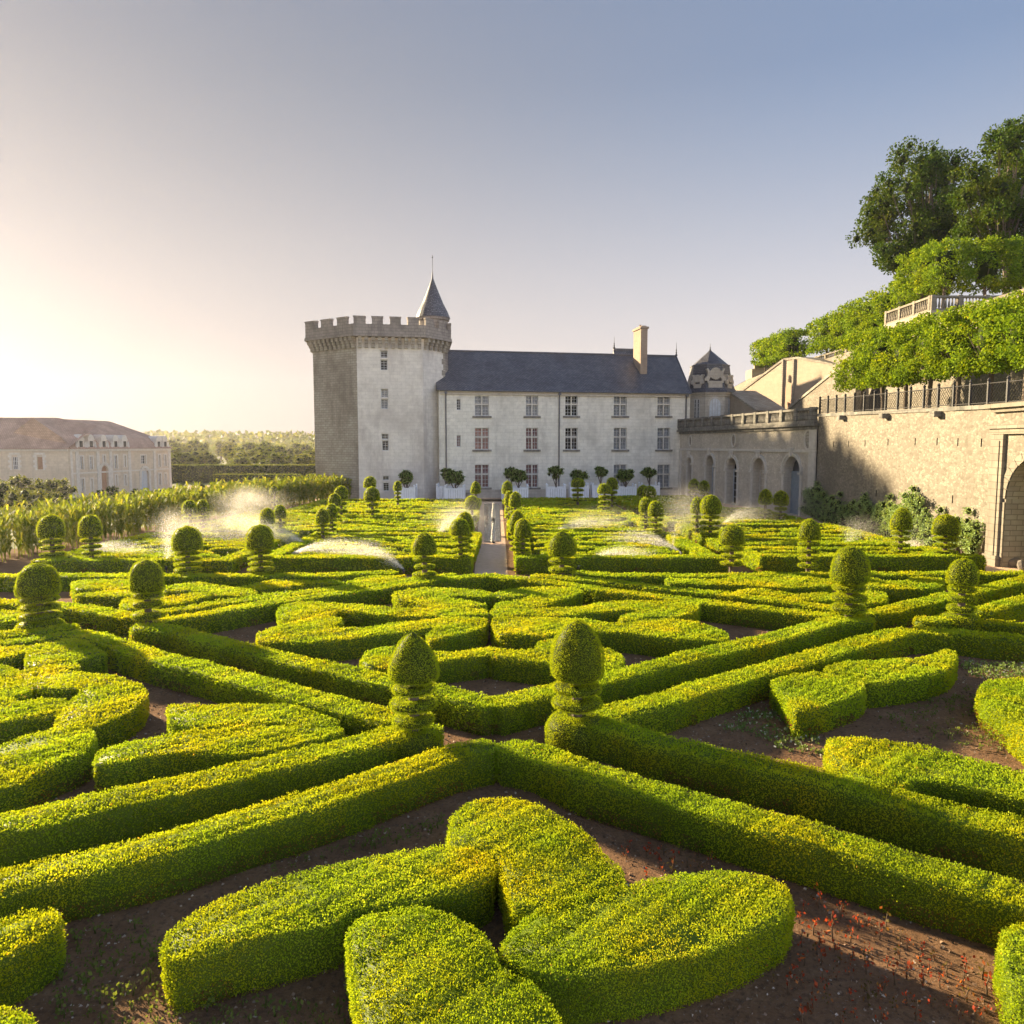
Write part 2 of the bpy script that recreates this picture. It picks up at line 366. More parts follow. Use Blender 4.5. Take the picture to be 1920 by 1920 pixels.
def unit(a): return a / np.maximum(np.linalg.norm(a, axis=1, keepdims=True), 1e-9)
def leaf_arrays(P, N, S, spread=.8, up=.25, lw=.62):
    n = len(P)
    D = unit(N * 1.0 + np.array((0, 0, up)) + RS.normal(0, spread, (n, 3)))
    R = unit(np.cross(D, RS.normal(0, 1, (n, 3))))
    L = (S * RS.uniform(.7, 1.3, n))[:, None]
    Wd = L * lw * .5
    V = np.empty((n, 4, 3))
    V[:, 0] = P - D * L * .35; V[:, 1] = P + D * L * .15 + R * Wd; V[:, 2] = P + D * L * .65; V[:, 3] = P + D * L * .15 - R * Wd
    return V
def build_leafy(name, body_v, body_f, leafV, tint, mats, parent=None, **k):
    """one mesh: closed body (material 0) plus its leaves (material 1)"""
    bv = np.array(body_v, dtype=np.float64).reshape(-1, 3); nb = len(bv); nl = len(leafV)
    co = np.concatenate([bv, leafV.reshape(-1, 3)]) if nl else bv
    me = bpy.data.meshes.new(name)
    me.vertices.add(len(co)); me.vertices.foreach_set('co', co.ravel())
    loops = [i for f in body_f for i in f]; tot = [len(f) for f in body_f]
    li = np.concatenate([np.array(loops, dtype=np.int32), nb + np.arange(nl * 4, dtype=np.int32)])
    tt = np.concatenate([np.array(tot, dtype=np.int32), np.full(nl, 4, dtype=np.int32)])
    st = np.concatenate([[0], np.cumsum(tt)[:-1]]).astype(np.int32)
    me.loops.add(len(li)); me.loops.foreach_set('vertex_index', li)
    me.polygons.add(len(tt)); me.polygons.foreach_set('loop_start', st)
    mi = np.concatenate([np.zeros(len(tot), dtype=np.int32), np.ones(nl, dtype=np.int32)])
    for q in mats: me.materials.append(q)
    me.polygons.foreach_set('material_index', mi)
    me.update(calc_edges=True)
    at = me.attributes.new('tint', 'FLOAT', 'FACE')
    at.data.foreach_set('value', np.concatenate([np.full(len(tot), .3), tint]).astype(np.float32))
    return put(bpy.data.objects.new(name, me), parent, **k)
PH = RS.uniform(0, 6.28, 24); FR = RS.uniform(.6, 1.6, (24, 3))
def fn(X, s=1.0, o=0):
    """smooth pseudo noise in about -1..1"""
    r = 0
    for k in range(6):
        q = FR[(k + o) % 24]; a = s * (1 + .55 * k)
        r = r + np.sin((X[..., 0] * q[0] * (1 if k % 2 else -1) + X[..., 1] * q[1] + X[..., 2] * q[2]) * a + PH[(k * 3 + o) % 24]) / (1 + .5 * k)
    return r / 2.4
def leafsize(P, smin, k=.0021):
    d = np.sqrt(P[:, 0] ** 2 + P[:, 1] ** 2 + (P[:, 2] - CAMH) ** 2)
    return np.maximum(smin, k * d)
def keepmask(P, S, smin):
    """thin the scatter: larger, fewer leaves with distance; fewer outside the view"""
    out = (np.abs(P[:, 0]) > .72 * P[:, 1] + 1.5) | (P[:, 1] < 4.2)
    p = (smin / S) ** 2 * np.where(out, .25, 1.0)
    return RS.uniform(0, 1, len(P)) < p

def catmull(pts, closed, step=.14):
    pts = [np.array(p, float) for p in pts]; n = len(pts); out = []
    rng = range(n) if closed else range(n - 1)
    for i in rng:
        p1 = pts[i]; p2 = pts[(i + 1) % n]
        p0 = pts[(i - 1) % n] if closed or i > 0 else 2 * p1 - p2
        p3 = pts[(i + 2) % n] if closed or i + 2 < n else 2 * p2 - p1
        L = np.linalg.norm(p2 - p1); k = max(1, int(L / step))
        for j in range(k):
            t = j / k
            out.append(.5 * ((2 * p1) + (-p0 + p2) * t + (2 * p0 - 5 * p1 + 4 * p2 - p3) * t * t + (-p0 + 3 * p1 - 3 * p2 + p3) * t ** 3))
    if not closed: out.append(pts[-1])
    return np.array(out)
def area2(P): return 0.5 * np.sum(P[:, 0] * np.roll(P[:, 1], -1) - np.roll(P[:, 0], -1) * P[:, 1])
def band_poly(line, w, round_ends=True, taper=0.0):
    """outline of a strip of width w round an open centre line"""
    L = np.array(line); d = np.gradient(L, axis=0); d /= np.maximum(np.linalg.norm(d, axis=1, keepdims=True), 1e-9)
    n = np.stack([-d[:, 1], d[:, 0]], 1); hw = np.full(len(L), w / 2)
    if taper:
        t = np.linspace(0, 1, len(L)); hw = hw * (1 - taper * np.abs(2 * t - 1) ** 2)
    a = L + n * hw[:, None]; b = L - n * hw[:, None]
    if round_ends:
        e1 = L[-1] + d[-1] * hw[-1] * .7; e0 = L[0] - d[0] * hw[0] * .7
        return np.concatenate([b, [e1], a[::-1], [e0]])
    return np.concatenate([b, a[::-1]])

def hedge_mesh(poly, H, smin=.018, z0=0.0, dens=2.3, holes=()):
    poly = np.array(poly)
    if area2(poly) < 0: poly = poly[::-1]
    n = len(poly)
    e = np.roll(poly, -1, 0) - poly; el = np.linalg.norm(e, axis=1); ok = el > 1e-4
    poly = poly[ok]; n = len(poly); e = np.roll(poly, -1, 0) - poly; el = np.linalg.norm(e, axis=1)
    nrm = np.stack([e[:, 1], -e[:, 0]], 1) / el[:, None]
    vn = nrm + np.roll(nrm, 1, 0); vn /= np.maximum(np.linalg.norm(vn, axis=1, keepdims=True), .3)
    rings = []
    for z, off in ((-.02, -.05), (.3 * H, -.02), (.8 * H, -.02), (H - .035, -.045)):
        rings.append(np.column_stack([poly + vn * off, np.full(n, z0 + z)]))
    bv = np.concatenate(rings); bf = []
    for r in range(3):
        for k in range(n):
            k2 = (k + 1) % n; bf.append((r * n + k, r * n + k2, (r + 1) * n + k2, (r + 1) * n + k))
    tri = np.array([t for t in tessellate_polygon([[Vector((p[0], p[1], 0)) for p in rings[3]]])])
    top = rings[3]
    for t in tri:
        a, b, c = (top[i] for i in t)
        cr = (b[0] - a[0]) * (c[1] - a[1]) - (b[1] - a[1]) * (c[0] - a[0])
        t = t if cr > 0 else t[::-1]
        bf.append(tuple(int(3 * n + i) for i in t))
    # the nearest point sets the working leaf size
    cen = np.column_stack([poly, np.full(n, H)]); s0 = max(smin, leafsize(cen, smin).min())
    P2 = poly
    T = P2[tri]; A = .5 * np.abs((T[:, 1, 0] - T[:, 0, 0]) * (T[:, 2, 1] - T[:, 0, 1]) - (T[:, 1, 1] - T[:, 0, 1]) * (T[:, 2, 0] - T[:, 0, 0]))
    nt_ = int(A.sum() * dens / s0 ** 2); Ps = []; Ns = []
    if nt_:
        ti = RS.choice(len(tri), nt_, p=A / A.sum()); u = RS.uniform(0, 1, nt_); v = RS.uniform(0, 1, nt_)
        f = u + v > 1; u[f] = 1 - u[f]; v[f] = 1 - v[f]
        q = T[ti, 0] + (T[ti, 1] - T[ti, 0]) * u[:, None] + (T[ti, 2] - T[ti, 0]) * v[:, None]
        Pz = np.column_stack([q, np.full(nt_, 0.)])
        z = z0 + H + .030 * fn(Pz, 1.1) + .026 * fn(Pz, 5.5, 5) + .014 * fn(Pz, 16, 9) + RS.normal(0, .012, nt_) - .01
        shoots = RS.uniform(0, 1, nt_) < .03; z = z + shoots * RS.uniform(.01, .05, nt_)
        # rounded shoulder
        Ps.append(np.column_stack([q, z])); Ns.append(np.tile((0, 0, 1.), (nt_, 1)))
    As = el.sum() * H; ns = int(As * dens * .9 / s0 ** 2)
    if ns:
        k = RS.choice(n, ns, p=el / el.sum()); t = RS.uniform(0, 1, ns); h = RS.uniform(0, 1, ns) ** .9
        q = poly[k] + e[k] * t[:, None]
        N2 = nrm[k]
        Q3 = np.column_stack([q, h * H])
        off = .012 + .022 * fn(Q3, 2.4, 3) + .015 * fn(Q3, 7, 9) + RS.normal(0, .012, ns) - .012 * np.clip((h - .9) / .1, 0, 1) - .03 * np.clip((.2 - h) / .2, 0, 1)
        Ps.append(np.column_stack([q + N2 * off[:, None], z0 + h * H])); Ns.append(np.column_stack([N2, np.full(ns, .25)]))
    P = np.concatenate(Ps); N = np.concatenate(Ns)
    S = leafsize(P, s0); m = keepmask(P, S, s0); P = P[m]; N = N[m]; S = S[m]
    V = leaf_arrays(P, N, S * 1.15, .75, .25)
    tint = np.clip(.5 + (RS.beta(3, 3, len(P)) - .5) * .55 + .24 * fn(P, 1.3, 7) + .08 * fn(P, 6, 2), .04, .96)
    tint[RS.uniform(0, 1, len(P)) < .006] = 1
    bare = (P[:, 2] - z0 < .40 * H) & (fn(P * np.array((1, 1, .3)), 1.0, 11) > .25) & (RS.uniform(0, 1, len(P)) < .55)
    tint[bare] = 0
    return bv, bf, V, tint
HN = [0]
def hedge(poly, H, label, name='box_hedge', group=None, cat='hedge', smin=.018, z0=0.0, dens=2.3, mats=None):
    bv, bf, V, tint = hedge_mesh(poly, H, smin, z0, dens)
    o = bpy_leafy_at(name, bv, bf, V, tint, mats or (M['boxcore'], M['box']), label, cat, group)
    HN[0] += len(V); return o
def bpy_leafy_at(name, bv, bf, V, tint, mats, label, cat, group, parent=None):
    bv = np.array(bv)
    c = np.array([bv[:, 0].mean(), bv[:, 1].mean(), bv[:, 2].min()])
    o = build_leafy(name, bv - c, bf, V - c, tint, mats, parent, label=label, cat=cat, group=group)
    o.location = c; return o
HT = .58
def P(pts, z=HT): return [un(x, y, z) for x, y in pts]
def blob(pts, label, H=HT, **k):
    return hedge(catmull(P(pts, H), True), H, label, **k)
def strip(pts, w, label, H=HT, **k):
    return hedge(band_poly(catmull(P(pts, H), False, .2), w), H, label, **k)

# ------------------------------------------------------------------ ground
def sheet(name, poly, z, mat, **k):
    mb = MB(); mb.face([(x, y, z) for x, y in poly]); return mb.build(name, mat, kind='structure', **k)
# the lower meadow reaches the horizon; the garden is a raised platform on it
sheet('ground', [(-4000, -60), (4000, -60), (4000, 5000), (-4000, 5000)], -2.0, M['meadow'])
mb = MB(); mb.prism([(-27.5, -8), (24.5, -8), (24.5, 95), (-19.5, 95), (-20.5, 75), (-27.5, 34)], -2.1, 0.0)
mb.build('garden_soil', M['soil'], kind='structure')
can = [un(889, 1082), un(952, 1082), un(949, 1033), un(944, 975), un(941, 936), un(902, 936), un(898, 975), un(893, 1033)]
sheet('path', can, .004, M['path'])
sheet('path', [(-22, 29.9), (22.5, 29.9), (22.5, 31.0), (-22, 31.0)], .008, M['path'])
sheet('path', [(-20, 70.5), (19, 76), (19, 90), (-20, 84)], .004, M['path'])
sheet('path', [(20.2, 30), (22.8, 30), (22.7, 56), (19, 78), (17.5, 78), (20.2, 50)], .012, M['path'])
wp = [un(908, 1016), un(938, 1016), un(936, 945), un(908, 945)]
sheet('canal_water', wp, .03, M['water'])
sheet('lower_path', [(-60, 128), (-22, 128), (-22, 140), (-60, 140)], -1.99, M['path'])
# hillside terraces on the right
mb = MB()
mb.prism([(23.3, 20), (34, 20), (34, 130), (20, 130), (20, 84), (24, 57)], -2, 7.25)
mb.build('terrace_ground', M['hill'], kind='structure')

# ------------------------------------------------------------------ box hedges of the near beds (outlines measured on their clipped tops)
G_LINE = 'long straight clipped box hedges'
strip([(-40, 1662), (100, 1626), (300, 1583), (450, 1537), (600, 1495), (750, 1442), (860, 1406), (915, 1396)], .56, 'long dark-sided box hedge crossing the lower left foreground, nearest the camera on that side', group=G_LINE)
strip([(950, 1398), (1010, 1409), (1110, 1448), (1260, 1490), (1410, 1532), (1560, 1573), (1710, 1618), (1960, 1686)], .58, 'long box hedge from the centre to the right edge, nearest the camera there', group=G_LINE)
strip([(-40, 1551), (100, 1522), (188, 1500), (350, 1466), (500, 1432), (630, 1402), (740, 1374), (808, 1364)], .60, 'straight box hedge running left from the foot of the pointed topiary left of centre', group=G_LINE)
strip([(1062, 1350), (1150, 1362), (1235, 1387), (1385, 1422), (1500, 1447), (1620, 1478), (1760, 1515), (1960, 1562)], .60, 'straight box hedge running right from the foot of the tallest egg topiary', group=G_LINE)
strip([(-60, 1209), (0, 1204), (80, 1193), (150, 1187), (215, 1204), (300, 1231), (400, 1255), (478, 1277), (590, 1307), (680, 1330), (745, 1350)], .62, 'bent box hedge framing the heart bed on the left, ending at the pointed topiary', group=G_LINE)
strip([(1118, 1347), (1164, 1328), (1245, 1309), (1313, 1287), (1400, 1262), (1481, 1241), (1562, 1218), (1637, 1197), (1700, 1182), (1780, 1183), (1850, 1190), (1980, 1201)], .62, 'bent box hedge behind the two pale-topped leaf hedges on the right', group=G_LINE)
strip([(262, 1172), (330, 1181), (400, 1200), (480, 1218), (548, 1235), (636, 1254), (727, 1275), (825, 1294), (873, 1307), (922, 1317)], .60, 'box hedge along the lower left side of the central diamond bed', group=G_LINE)
strip([(930, 1317), (974, 1306), (1031, 1293), (1131, 1270), (1205, 1253), (1272, 1235), (1355, 1215), (1434, 1197), (1508, 1178), (1560, 1164), (1625, 1159)], .60, 'box hedge along the lower right side of the central diamond bed', group=G_LINE)
strip([(296, 1163), (392, 1148), (475, 1134), (521, 1126), (602, 1115), (683, 1105), (738, 1097), (792, 1090), (873, 1081), (916, 1078)], .62, 'box hedge along the upper left side of the central diamond bed', group=G_LINE)
strip([(921, 1078), (1001, 1087), (1082, 1097), (1164, 1109), (1245, 1118), (1312, 1126), (1400, 1137), (1481, 1145), (1562, 1154)], .62, 'box hedge along the upper right side of the central diamond bed', group=G_LINE)
strip([(-60, 1120), (0, 1127), (112, 1133), (180, 1143), (250, 1154), (300, 1147), (390, 1133), (475, 1121), (521, 1115), (602, 1106), (657, 1099), (711, 1091), (779, 1083), (846, 1077)], .60, 'bent box hedge bordering the far left bed behind the dome topiary', group=G_LINE)
strip([(1005, 1078), (1082, 1084), (1164, 1092), (1245, 1102), (1326, 1109), (1400, 1118), (1481, 1127), (1552, 1138), (1635, 1147), (1700, 1133), (1774, 1117), (1828, 1107), (1900, 1089), (1960, 1076)], .62, 'bent box hedge bordering the far right bed and rising to the right edge', group=G_LINE)
strip([(-60, 1078), (0, 1079), (135, 1078), (307, 1078), (440, 1078), (600, 1077), (735, 1072)], .7, 'straight box hedge closing the left near beds along the cross path', group=G_LINE)
strip([(1085, 1073), (1200, 1078), (1400, 1077), (1552, 1075), (1680, 1075), (1820, 1074), (1960, 1073)], .7, 'straight box hedge closing the right near beds along the cross path', group=G_LINE)
strip([(-60, 1199), (0, 1190), (60, 1180), (130, 1174)], .66, 'short box hedge under the foot of the dome topiary at the left edge', H=.62)
strip([(1728, 1160), (1800, 1160), (1860, 1165), (1960, 1175)], .60, 'short box hedge under the foot of the topiary near the right edge')
strip([(1840, 1144), (1880, 1132), (1960, 1112)], .55, 'slanting box hedge right of the topiary near the right edge')
strip([(-60, 1158), (0, 1150), (45, 1158)], .9, 'short green box hedge beside the dome topiary, on the left edge')
# foreground four-leaf figure
blob([(845, 1580), (843, 1550), (860, 1515), (900, 1498), (960, 1496), (1010, 1512), (1060, 1537), (1100, 1562), (1135, 1600), (1165, 1630), (1172, 1655), (1130, 1672), (1060, 1690), (1000, 1702), (965, 1697), (948, 1660), (935, 1615), (900, 1592)], 'upper leaf of the large foreground leaf figure, bright green, above its dark hollow', name='leaf_hedge')
blob([(306, 1785), (318, 1745), (375, 1705), (450, 1670), (550, 1637), (625, 1620), (710, 1602), (750, 1597), (850, 1587), (912, 1600), (925, 1618), (922, 1640), (875, 1662), (800, 1677), (725, 1692), (665, 1700), (625, 1722), (550, 1742), (450, 1765), (370, 1790), (325, 1800)], 'left leaf of the large foreground leaf figure, its tip pointing left', name='leaf_hedge')
blob([(655, 1738), (680, 1718), (740, 1707), (800, 1702), (875, 1730), (910, 1757), (930, 1785), (940, 1815), (1000, 1845), (1025, 1875), (1045, 1905), (1060, 1960), (1000, 2040), (800, 2060), (700, 2000), (672, 1900), (664, 1840), (655, 1770)], 'lowest leaf of the foreground leaf figure, cut off by the bottom edge', name='leaf_hedge')
blob([(935, 1778), (955, 1748), (980, 1728), (1010, 1706), (1085, 1676), (1160, 1660), (1260, 1641), (1360, 1635), (1440, 1641), (1475, 1658), (1483, 1680), (1475, 1705), (1435, 1732), (1360, 1765), (1285, 1787), (1185, 1808), (1110, 1819), (1035, 1823), (985, 1812), (955, 1796)], 'right leaf of the large foreground leaf figure, a broad oval', name='leaf_hedge')
blob([(-120, 1790), (-60, 1745), (0, 1728), (50, 1714), (100, 1705), (116, 1716), (103, 1738), (55, 1768), (0, 1795), (-60, 1830), (-130, 1850)], 'pointed box hedge cut by the left edge near the bottom', name='leaf_hedge')
blob([(-100, 1960), (-60, 1905), (0, 1888), (35, 1893), (60, 1907), (75, 1930), (60, 1990), (-40, 2030)], 'small tip of box hedge in the bottom left corner', name='leaf_hedge')
blob([(1876, 1785), (1882, 1745), (1905, 1730), (1950, 1728), (2040, 1740), (2060, 1840), (1990, 1870), (1920, 1850), (1888, 1822)], 'box hedge end cut by the right edge near the bottom', name='leaf_hedge')
# left heart bed
blob([(178, 1432), (190, 1410), (250, 1390), (350, 1373), (450, 1364), (550, 1359), (610, 1360), (645, 1367), (600, 1385), (525, 1402), (450, 1411), (350, 1407), (275, 1415), (210, 1432)], 'long tapering leaf hedge just above the second long hedge on the left', name='leaf_hedge')
blob([(316, 1338), (322, 1321), (400, 1321), (475, 1321), (540, 1319), (600, 1338), (634, 1354), (570, 1358), (505, 1352), (440, 1366), (375, 1363), (328, 1350)], 'flat pale-topped leaf hedge behind the long tapering leaf hedge', name='leaf_hedge')
blob([(38, 1258), (100, 1253), (137, 1257), (175, 1262), (212, 1267), (240, 1275), (265, 1284), (274, 1296), (268, 1308), (250, 1325), (225, 1340), (200, 1352), (165, 1362), (122, 1364), (108, 1350), (115, 1328), (135, 1310), (153, 1298), (145, 1290), (100, 1293), (62, 1288), (42, 1277)], 'broad curled hedge with a rounded right side in the left heart bed', name='curled_hedge')
blob([(-80, 1310), (0, 1303), (32, 1314), (75, 1311), (122, 1312), (110, 1335), (50, 1343), (0, 1354), (-80, 1368)], 'short hedge arm at the left edge joining the broad curled hedge', name='curled_hedge')
blob([(-80, 1255), (0, 1250), (34, 1256), (40, 1278), (58, 1292), (28, 1309), (0, 1300), (-80, 1304)], 'small yellow-green hedge piece at the left edge above the short arm', name='curled_hedge')
blob([(48, 1240), (53, 1222), (75, 1208), (100, 1204), (140, 1198), (175, 1213), (197, 1225), (165, 1232), (140, 1239), (148, 1250), (100, 1251), (55, 1248)], 'small heart-shaped hedge under the bent hedge on the left', name='heart_hedge')
blob([(-60, 1218), (0, 1213), (50, 1211), (80, 1207), (58, 1221), (25, 1231), (0, 1236), (-60, 1242)], 'narrow hedge sliver on the left edge beside the small heart', name='curled_hedge')
blob([(-100, 1430), (-50, 1412), (0, 1396), (50, 1377), (110, 1365), (160, 1364), (177, 1376), (165, 1402), (100, 1432), (40, 1465), (0, 1478), (-100, 1515)], 'large leaf hedge at the left edge beside the long tapering one', name='leaf_hedge')
# central diamond bed
G_C = 'curled hedges in the central diamond bed'
blob([(522, 1142), (543, 1130), (589, 1127), (630, 1131), (697, 1135), (751, 1140), (819, 1140), (900, 1141), (911, 1147), (905, 1153), (819, 1155), (765, 1154), (711, 1152), (670, 1147), (636, 1144), (622, 1150), (575, 1156), (543, 1160), (524, 1154)], 'thin curved leaf hedge, upper left in the central diamond bed', name='curled_hedge', group=G_C)
blob([(481, 1191), (508, 1178), (548, 1166), (589, 1157), (630, 1157), (642, 1165), (625, 1174), (657, 1176), (684, 1176), (738, 1167), (792, 1162), (846, 1159), (905, 1158), (913, 1164), (905, 1176), (877, 1184), (833, 1195), (808, 1199), (800, 1190), (816, 1177), (765, 1183), (684, 1193), (616, 1201), (548, 1203), (494, 1201)], 'large S-shaped leaf hedge left of the central diamond axis, tip to the left', name='curled_hedge', group=G_C)
blob([(678, 1234), (689, 1222), (724, 1212), (770, 1214), (816, 1221), (860, 1221), (900, 1214), (917, 1211), (918, 1226), (860, 1234), (825, 1238), (770, 1246), (727, 1250), (697, 1249), (680, 1243)], 'lower left lobe hedge of the central diamond bed behind the pointed topiary', name='curled_hedge', group=G_C)
blob([(741, 1110), (792, 1103), (846, 1102), (900, 1107), (922, 1112), (912, 1118), (873, 1117), (838, 1116), (855, 1124), (900, 1131), (909, 1136), (846, 1139), (814, 1139), (792, 1133), (765, 1125), (743, 1119)], 'C-shaped hedge at the top left of the central diamond bed', name='curled_hedge', group=G_C)
blob([(926, 1113), (960, 1104), (1010, 1101), (1060, 1101), (1090, 1106), (1072, 1117), (1045, 1126), (1015, 1136), (970, 1138), (929, 1138), (936, 1130), (974, 1124), (999, 1116), (975, 1117), (945, 1119)], 'curled hedge at the top right of the central diamond bed', name='curled_hedge', group=G_C)
blob([(929, 1142), (1015, 1140), (1088, 1137), (1123, 1130), (1164, 1127), (1245, 1126), (1305, 1128), (1310, 1137), (1294, 1149), (1258, 1155), (1218, 1155), (1185, 1163), (1164, 1163), (1166, 1154), (1196, 1145), (1150, 1145), (1110, 1148), (1055, 1153), (988, 1153), (929, 1152)], 'long wavy hedge right of the central diamond axis with a small knob end', name='curled_hedge', group=G_C)
blob([(928, 1157), (1001, 1157), (1096, 1161), (1164, 1168), (1218, 1160), (1272, 1161), (1313, 1168), (1353, 1182), (1367, 1193), (1353, 1200), (1313, 1200), (1245, 1194), (1191, 1187), (1131, 1183), (1060, 1186), (1012, 1191), (961, 1190), (931, 1183)], 'broad leaf hedge right of the central diamond axis, tip to the right', name='curled_hedge', group=G_C)
blob([(921, 1212), (947, 1217), (1004, 1217), (1010, 1204), (1060, 1198), (1131, 1212), (1156, 1222), (1168, 1234), (1160, 1247), (1131, 1255), (1080, 1250), (1028, 1242), (961, 1234), (922, 1228)], 'lower right lobe hedge of the central diamond bed behind the egg topiary', name='curled_hedge', group=G_C)
# right bed
blob([(1447, 1277), (1470, 1269), (1522, 1260), (1570, 1264), (1608, 1272), (1621, 1287), (1600, 1302), (1560, 1316), (1525, 1327), (1492, 1330), (1481, 1316), (1465, 1294)], 'orange-tinged leaf hedge with a pointed left corner, right of the egg topiary', name='leaf_hedge')
blob([(1545, 1254), (1590, 1240), (1660, 1236), (1735, 1230), (1775, 1217), (1793, 1226), (1782, 1249), (1735, 1265), (1670, 1275), (1625, 1278), (1600, 1266), (1560, 1260)], 'long leaf hedge touching the orange-tinged one, rounded at its right end', name='leaf_hedge')
blob([(1553, 1400), (1556, 1384), (1600, 1382), (1660, 1387), (1760, 1405), (1860, 1430), (1920, 1445), (2020, 1470), (2020, 1518), (1920, 1497), (1820, 1472), (1740, 1459), (1704, 1462), (1690, 1474), (1640, 1466), (1600, 1443), (1565, 1420)], 'flat pale green leaf hedge against the long hedge on the right', name='leaf_hedge')
blob([(1836, 1300), (1838, 1285), (1860, 1274), (1920, 1270), (2040, 1272), (2040, 1420), (1960, 1400), (1905, 1362), (1880, 1340), (1848, 1318)], 'tall rounded hedge end standing at the right edge beside bare soil', name='leaf_hedge')
# far right bed of the near row
G_U = 'curled hedges in the bed behind the right dome topiary'
for i, (pts, lab) in enumerate([
    ([(1253, 1091), (1256, 1084), (1326, 1086), (1359, 1084), (1375, 1079), (1434, 1083), (1495, 1080), (1549, 1084), (1557, 1096), (1519, 1100), (1470, 1101), (1441, 1100), (1400, 1097), (1353, 1096), (1300, 1094)], 'wavy hedge left of the right dome topiary'),
    ([(1380, 1108), (1430, 1104), (1489, 1112), (1552, 1112), (1556, 1124), (1508, 1125), (1450, 1116), (1400, 1113)], 'small hedge leaf left of the foot of the right dome topiary'),
    ([(1622, 1096), (1625, 1083), (1655, 1088), (1698, 1089), (1711, 1081), (1763, 1084), (1768, 1092), (1758, 1101), (1698, 1103), (1657, 1101)], 'curled hedge with a flat right end between the two right topiaries'),
    ([(1622, 1109), (1652, 1109), (1664, 1118), (1657, 1128), (1622, 1131), (1600, 1122)], 'rounded hedge knob right of the foot of the right dome topiary')]):
    blob(pts, lab, name='curled_hedge', group=G_U)
G_V = 'curled hedges in the bed behind the left dome topiary'
for pts, lab in [
    ([(137, 1097), (142, 1089), (208, 1086), (246, 1088), (247, 1101), (187, 1104), (145, 1104)], 'low hedge block left of the slim dome topiary on the left'),
    ([(142, 1115), (177, 1110), (208, 1106), (248, 1106), (250, 1114), (229, 1118), (187, 1118)], 'thin hedge leaf just below the low hedge block on the left'),
    ([(227, 1127), (246, 1121), (300, 1128), (296, 1139), (240, 1139)], 'small hedge knob at the foot of the slim dome topiary'),
    ([(305, 1103), (337, 1095), (370, 1091), (400, 1096), (440, 1101), (481, 1109), (470, 1115), (425, 1115), (392, 1110), (355, 1108), (325, 1108)], 'yellow-green leaf hedge right of the slim dome topiary'),
    ([(302, 1122), (335, 1117), (367, 1112), (393, 1113), (375, 1122), (325, 1132), (303, 1133)], 'short hedge sliver under the yellow-green leaf hedge'),
    ([(440, 1103), (494, 1090), (521, 1086), (575, 1089), (635, 1089), (640, 1094), (575, 1096), (535, 1101), (481, 1106)], 'long hedge leaf left of centre in the bed behind the left dome topiary'),
    ([(650, 1090), (700, 1081), (760, 1078), (735, 1084), (690, 1092)], 'narrow hedge tip beside the path gap left of centre')]:
    blob(pts, lab, name='curled_hedge', group=G_V)

# ------------------------------------------------------------------ far parterres beyond the cross path: a clipped border and scrolls
ORD = ['first', 'second', 'third', 'fourth', 'fifth', 'sixth', 'seventh', 'eighth', 'ninth', 'tenth', 'eleventh', 'twelfth']
def far_bed(x0, y0, x1, y1, what, H=.6, seed=0, border=.7, skew=0.0, tall=None):
    r = random.Random(seed); s = lambda x, y: (x + skew * (y - y0), y)
    def bd(a, b, lab, h=H):
        n = max(2, int(math.hypot(b[0] - a[0], b[1] - a[1]) / .5))
        l = [s(a[0] + (b[0] - a[0]) * k / n, a[1] + (b[1] - a[1]) * k / n) for k in range(n + 1)]
        hedge(band_poly(l, border, False), h, lab, smin=.05)
    hb = border / 2
    bd((x0, y0), (x1, y0), 'near border hedge of ' + what, tall or H)
    bd((x0, y1), (x1, y1), 'far border hedge of ' + what)
    bd((x0 + hb, y0 + hb), (x0 + hb, y1 - hb), 'left border hedge of ' + what)
    bd((x1 - hb, y0 + hb), (x1 - hb, y1 - hb), 'right border hedge of ' + what)
    y = y0 + 1.35; row = 0
    while y < y1 - 1.0:
        x = x0 + 1.0 + (row % 2) * r.uniform(0, .8); kk = 0
        while x < x1 - 1.4:
            L = r.uniform(1.8, 4.6); xe = min(x1 - .9, x + L)
            if xe - x < 1.1: break
            A = r.uniform(.12, .45) * r.choice((-1, 1)); ph = r.uniform(0, 6); sl_ = r.uniform(-.10, .10); q = r.choice((1, 1, 2))
            n = max(5, int((xe - x) / .35)); l = []
            for k in range(n + 1):
                t = k / n
                l.append(s(x + (xe - x) * t, y + A * math.sin(q * math.pi * t + (ph if q == 2 else 0)) + sl_ * (t - .5) * L))
            hedge(band_poly(l, r.uniform(.5, .75), True, r.choice((0, .5, .7))), H - .06, 'scroll %s from left, row %s, in %s' % (ORD[kk], ORD[row], what), name='scroll_hedge', group='scroll hedges inside ' + what, smin=.05)
            x = xe + r.uniform(.25, .7); kk += 1
        y += r.uniform(1.05, 1.3); row += 1
far_bed(-20.5, 31.9, -12.0, 41.5, 'the far left bed beside the maize', seed=1)
far_bed(-11.1, 31.9, -1.75, 41.5, 'the near bed left of the central path', seed=2, tall=.72)
far_bed(.15, 31.9, 9.2, 41.5, 'the near bed right of the central path', seed=3, tall=.72)
far_bed(10.6, 31.9, 20.2, 35.6, 'the near bed beside the ivied wall', seed=4, tall=.78)
far_bed(10.3, 37.2, 20.0, 46.5, 'the middle bed beside the ivied wall', seed=5)
far_bed(-19.5, 43.4, -2.5, 55.5, 'the wide bed left of the canal', seed=6)
far_bed(-.25, 43.4, 8.8, 55.5, 'the middle bed right of the canal', seed=7)
far_bed(10.0, 48.3, 19.4, 58.0, 'the bed in front of the gallery', seed=8)
far_bed(-17.5, 57.4, -2.9, 69.0, 'the last bed in front of the keep', seed=9, H=.5)
far_bed(-.5, 57.4, 8.6, 70.5, 'the last bed in front of the long facade', seed=10, H=.5)
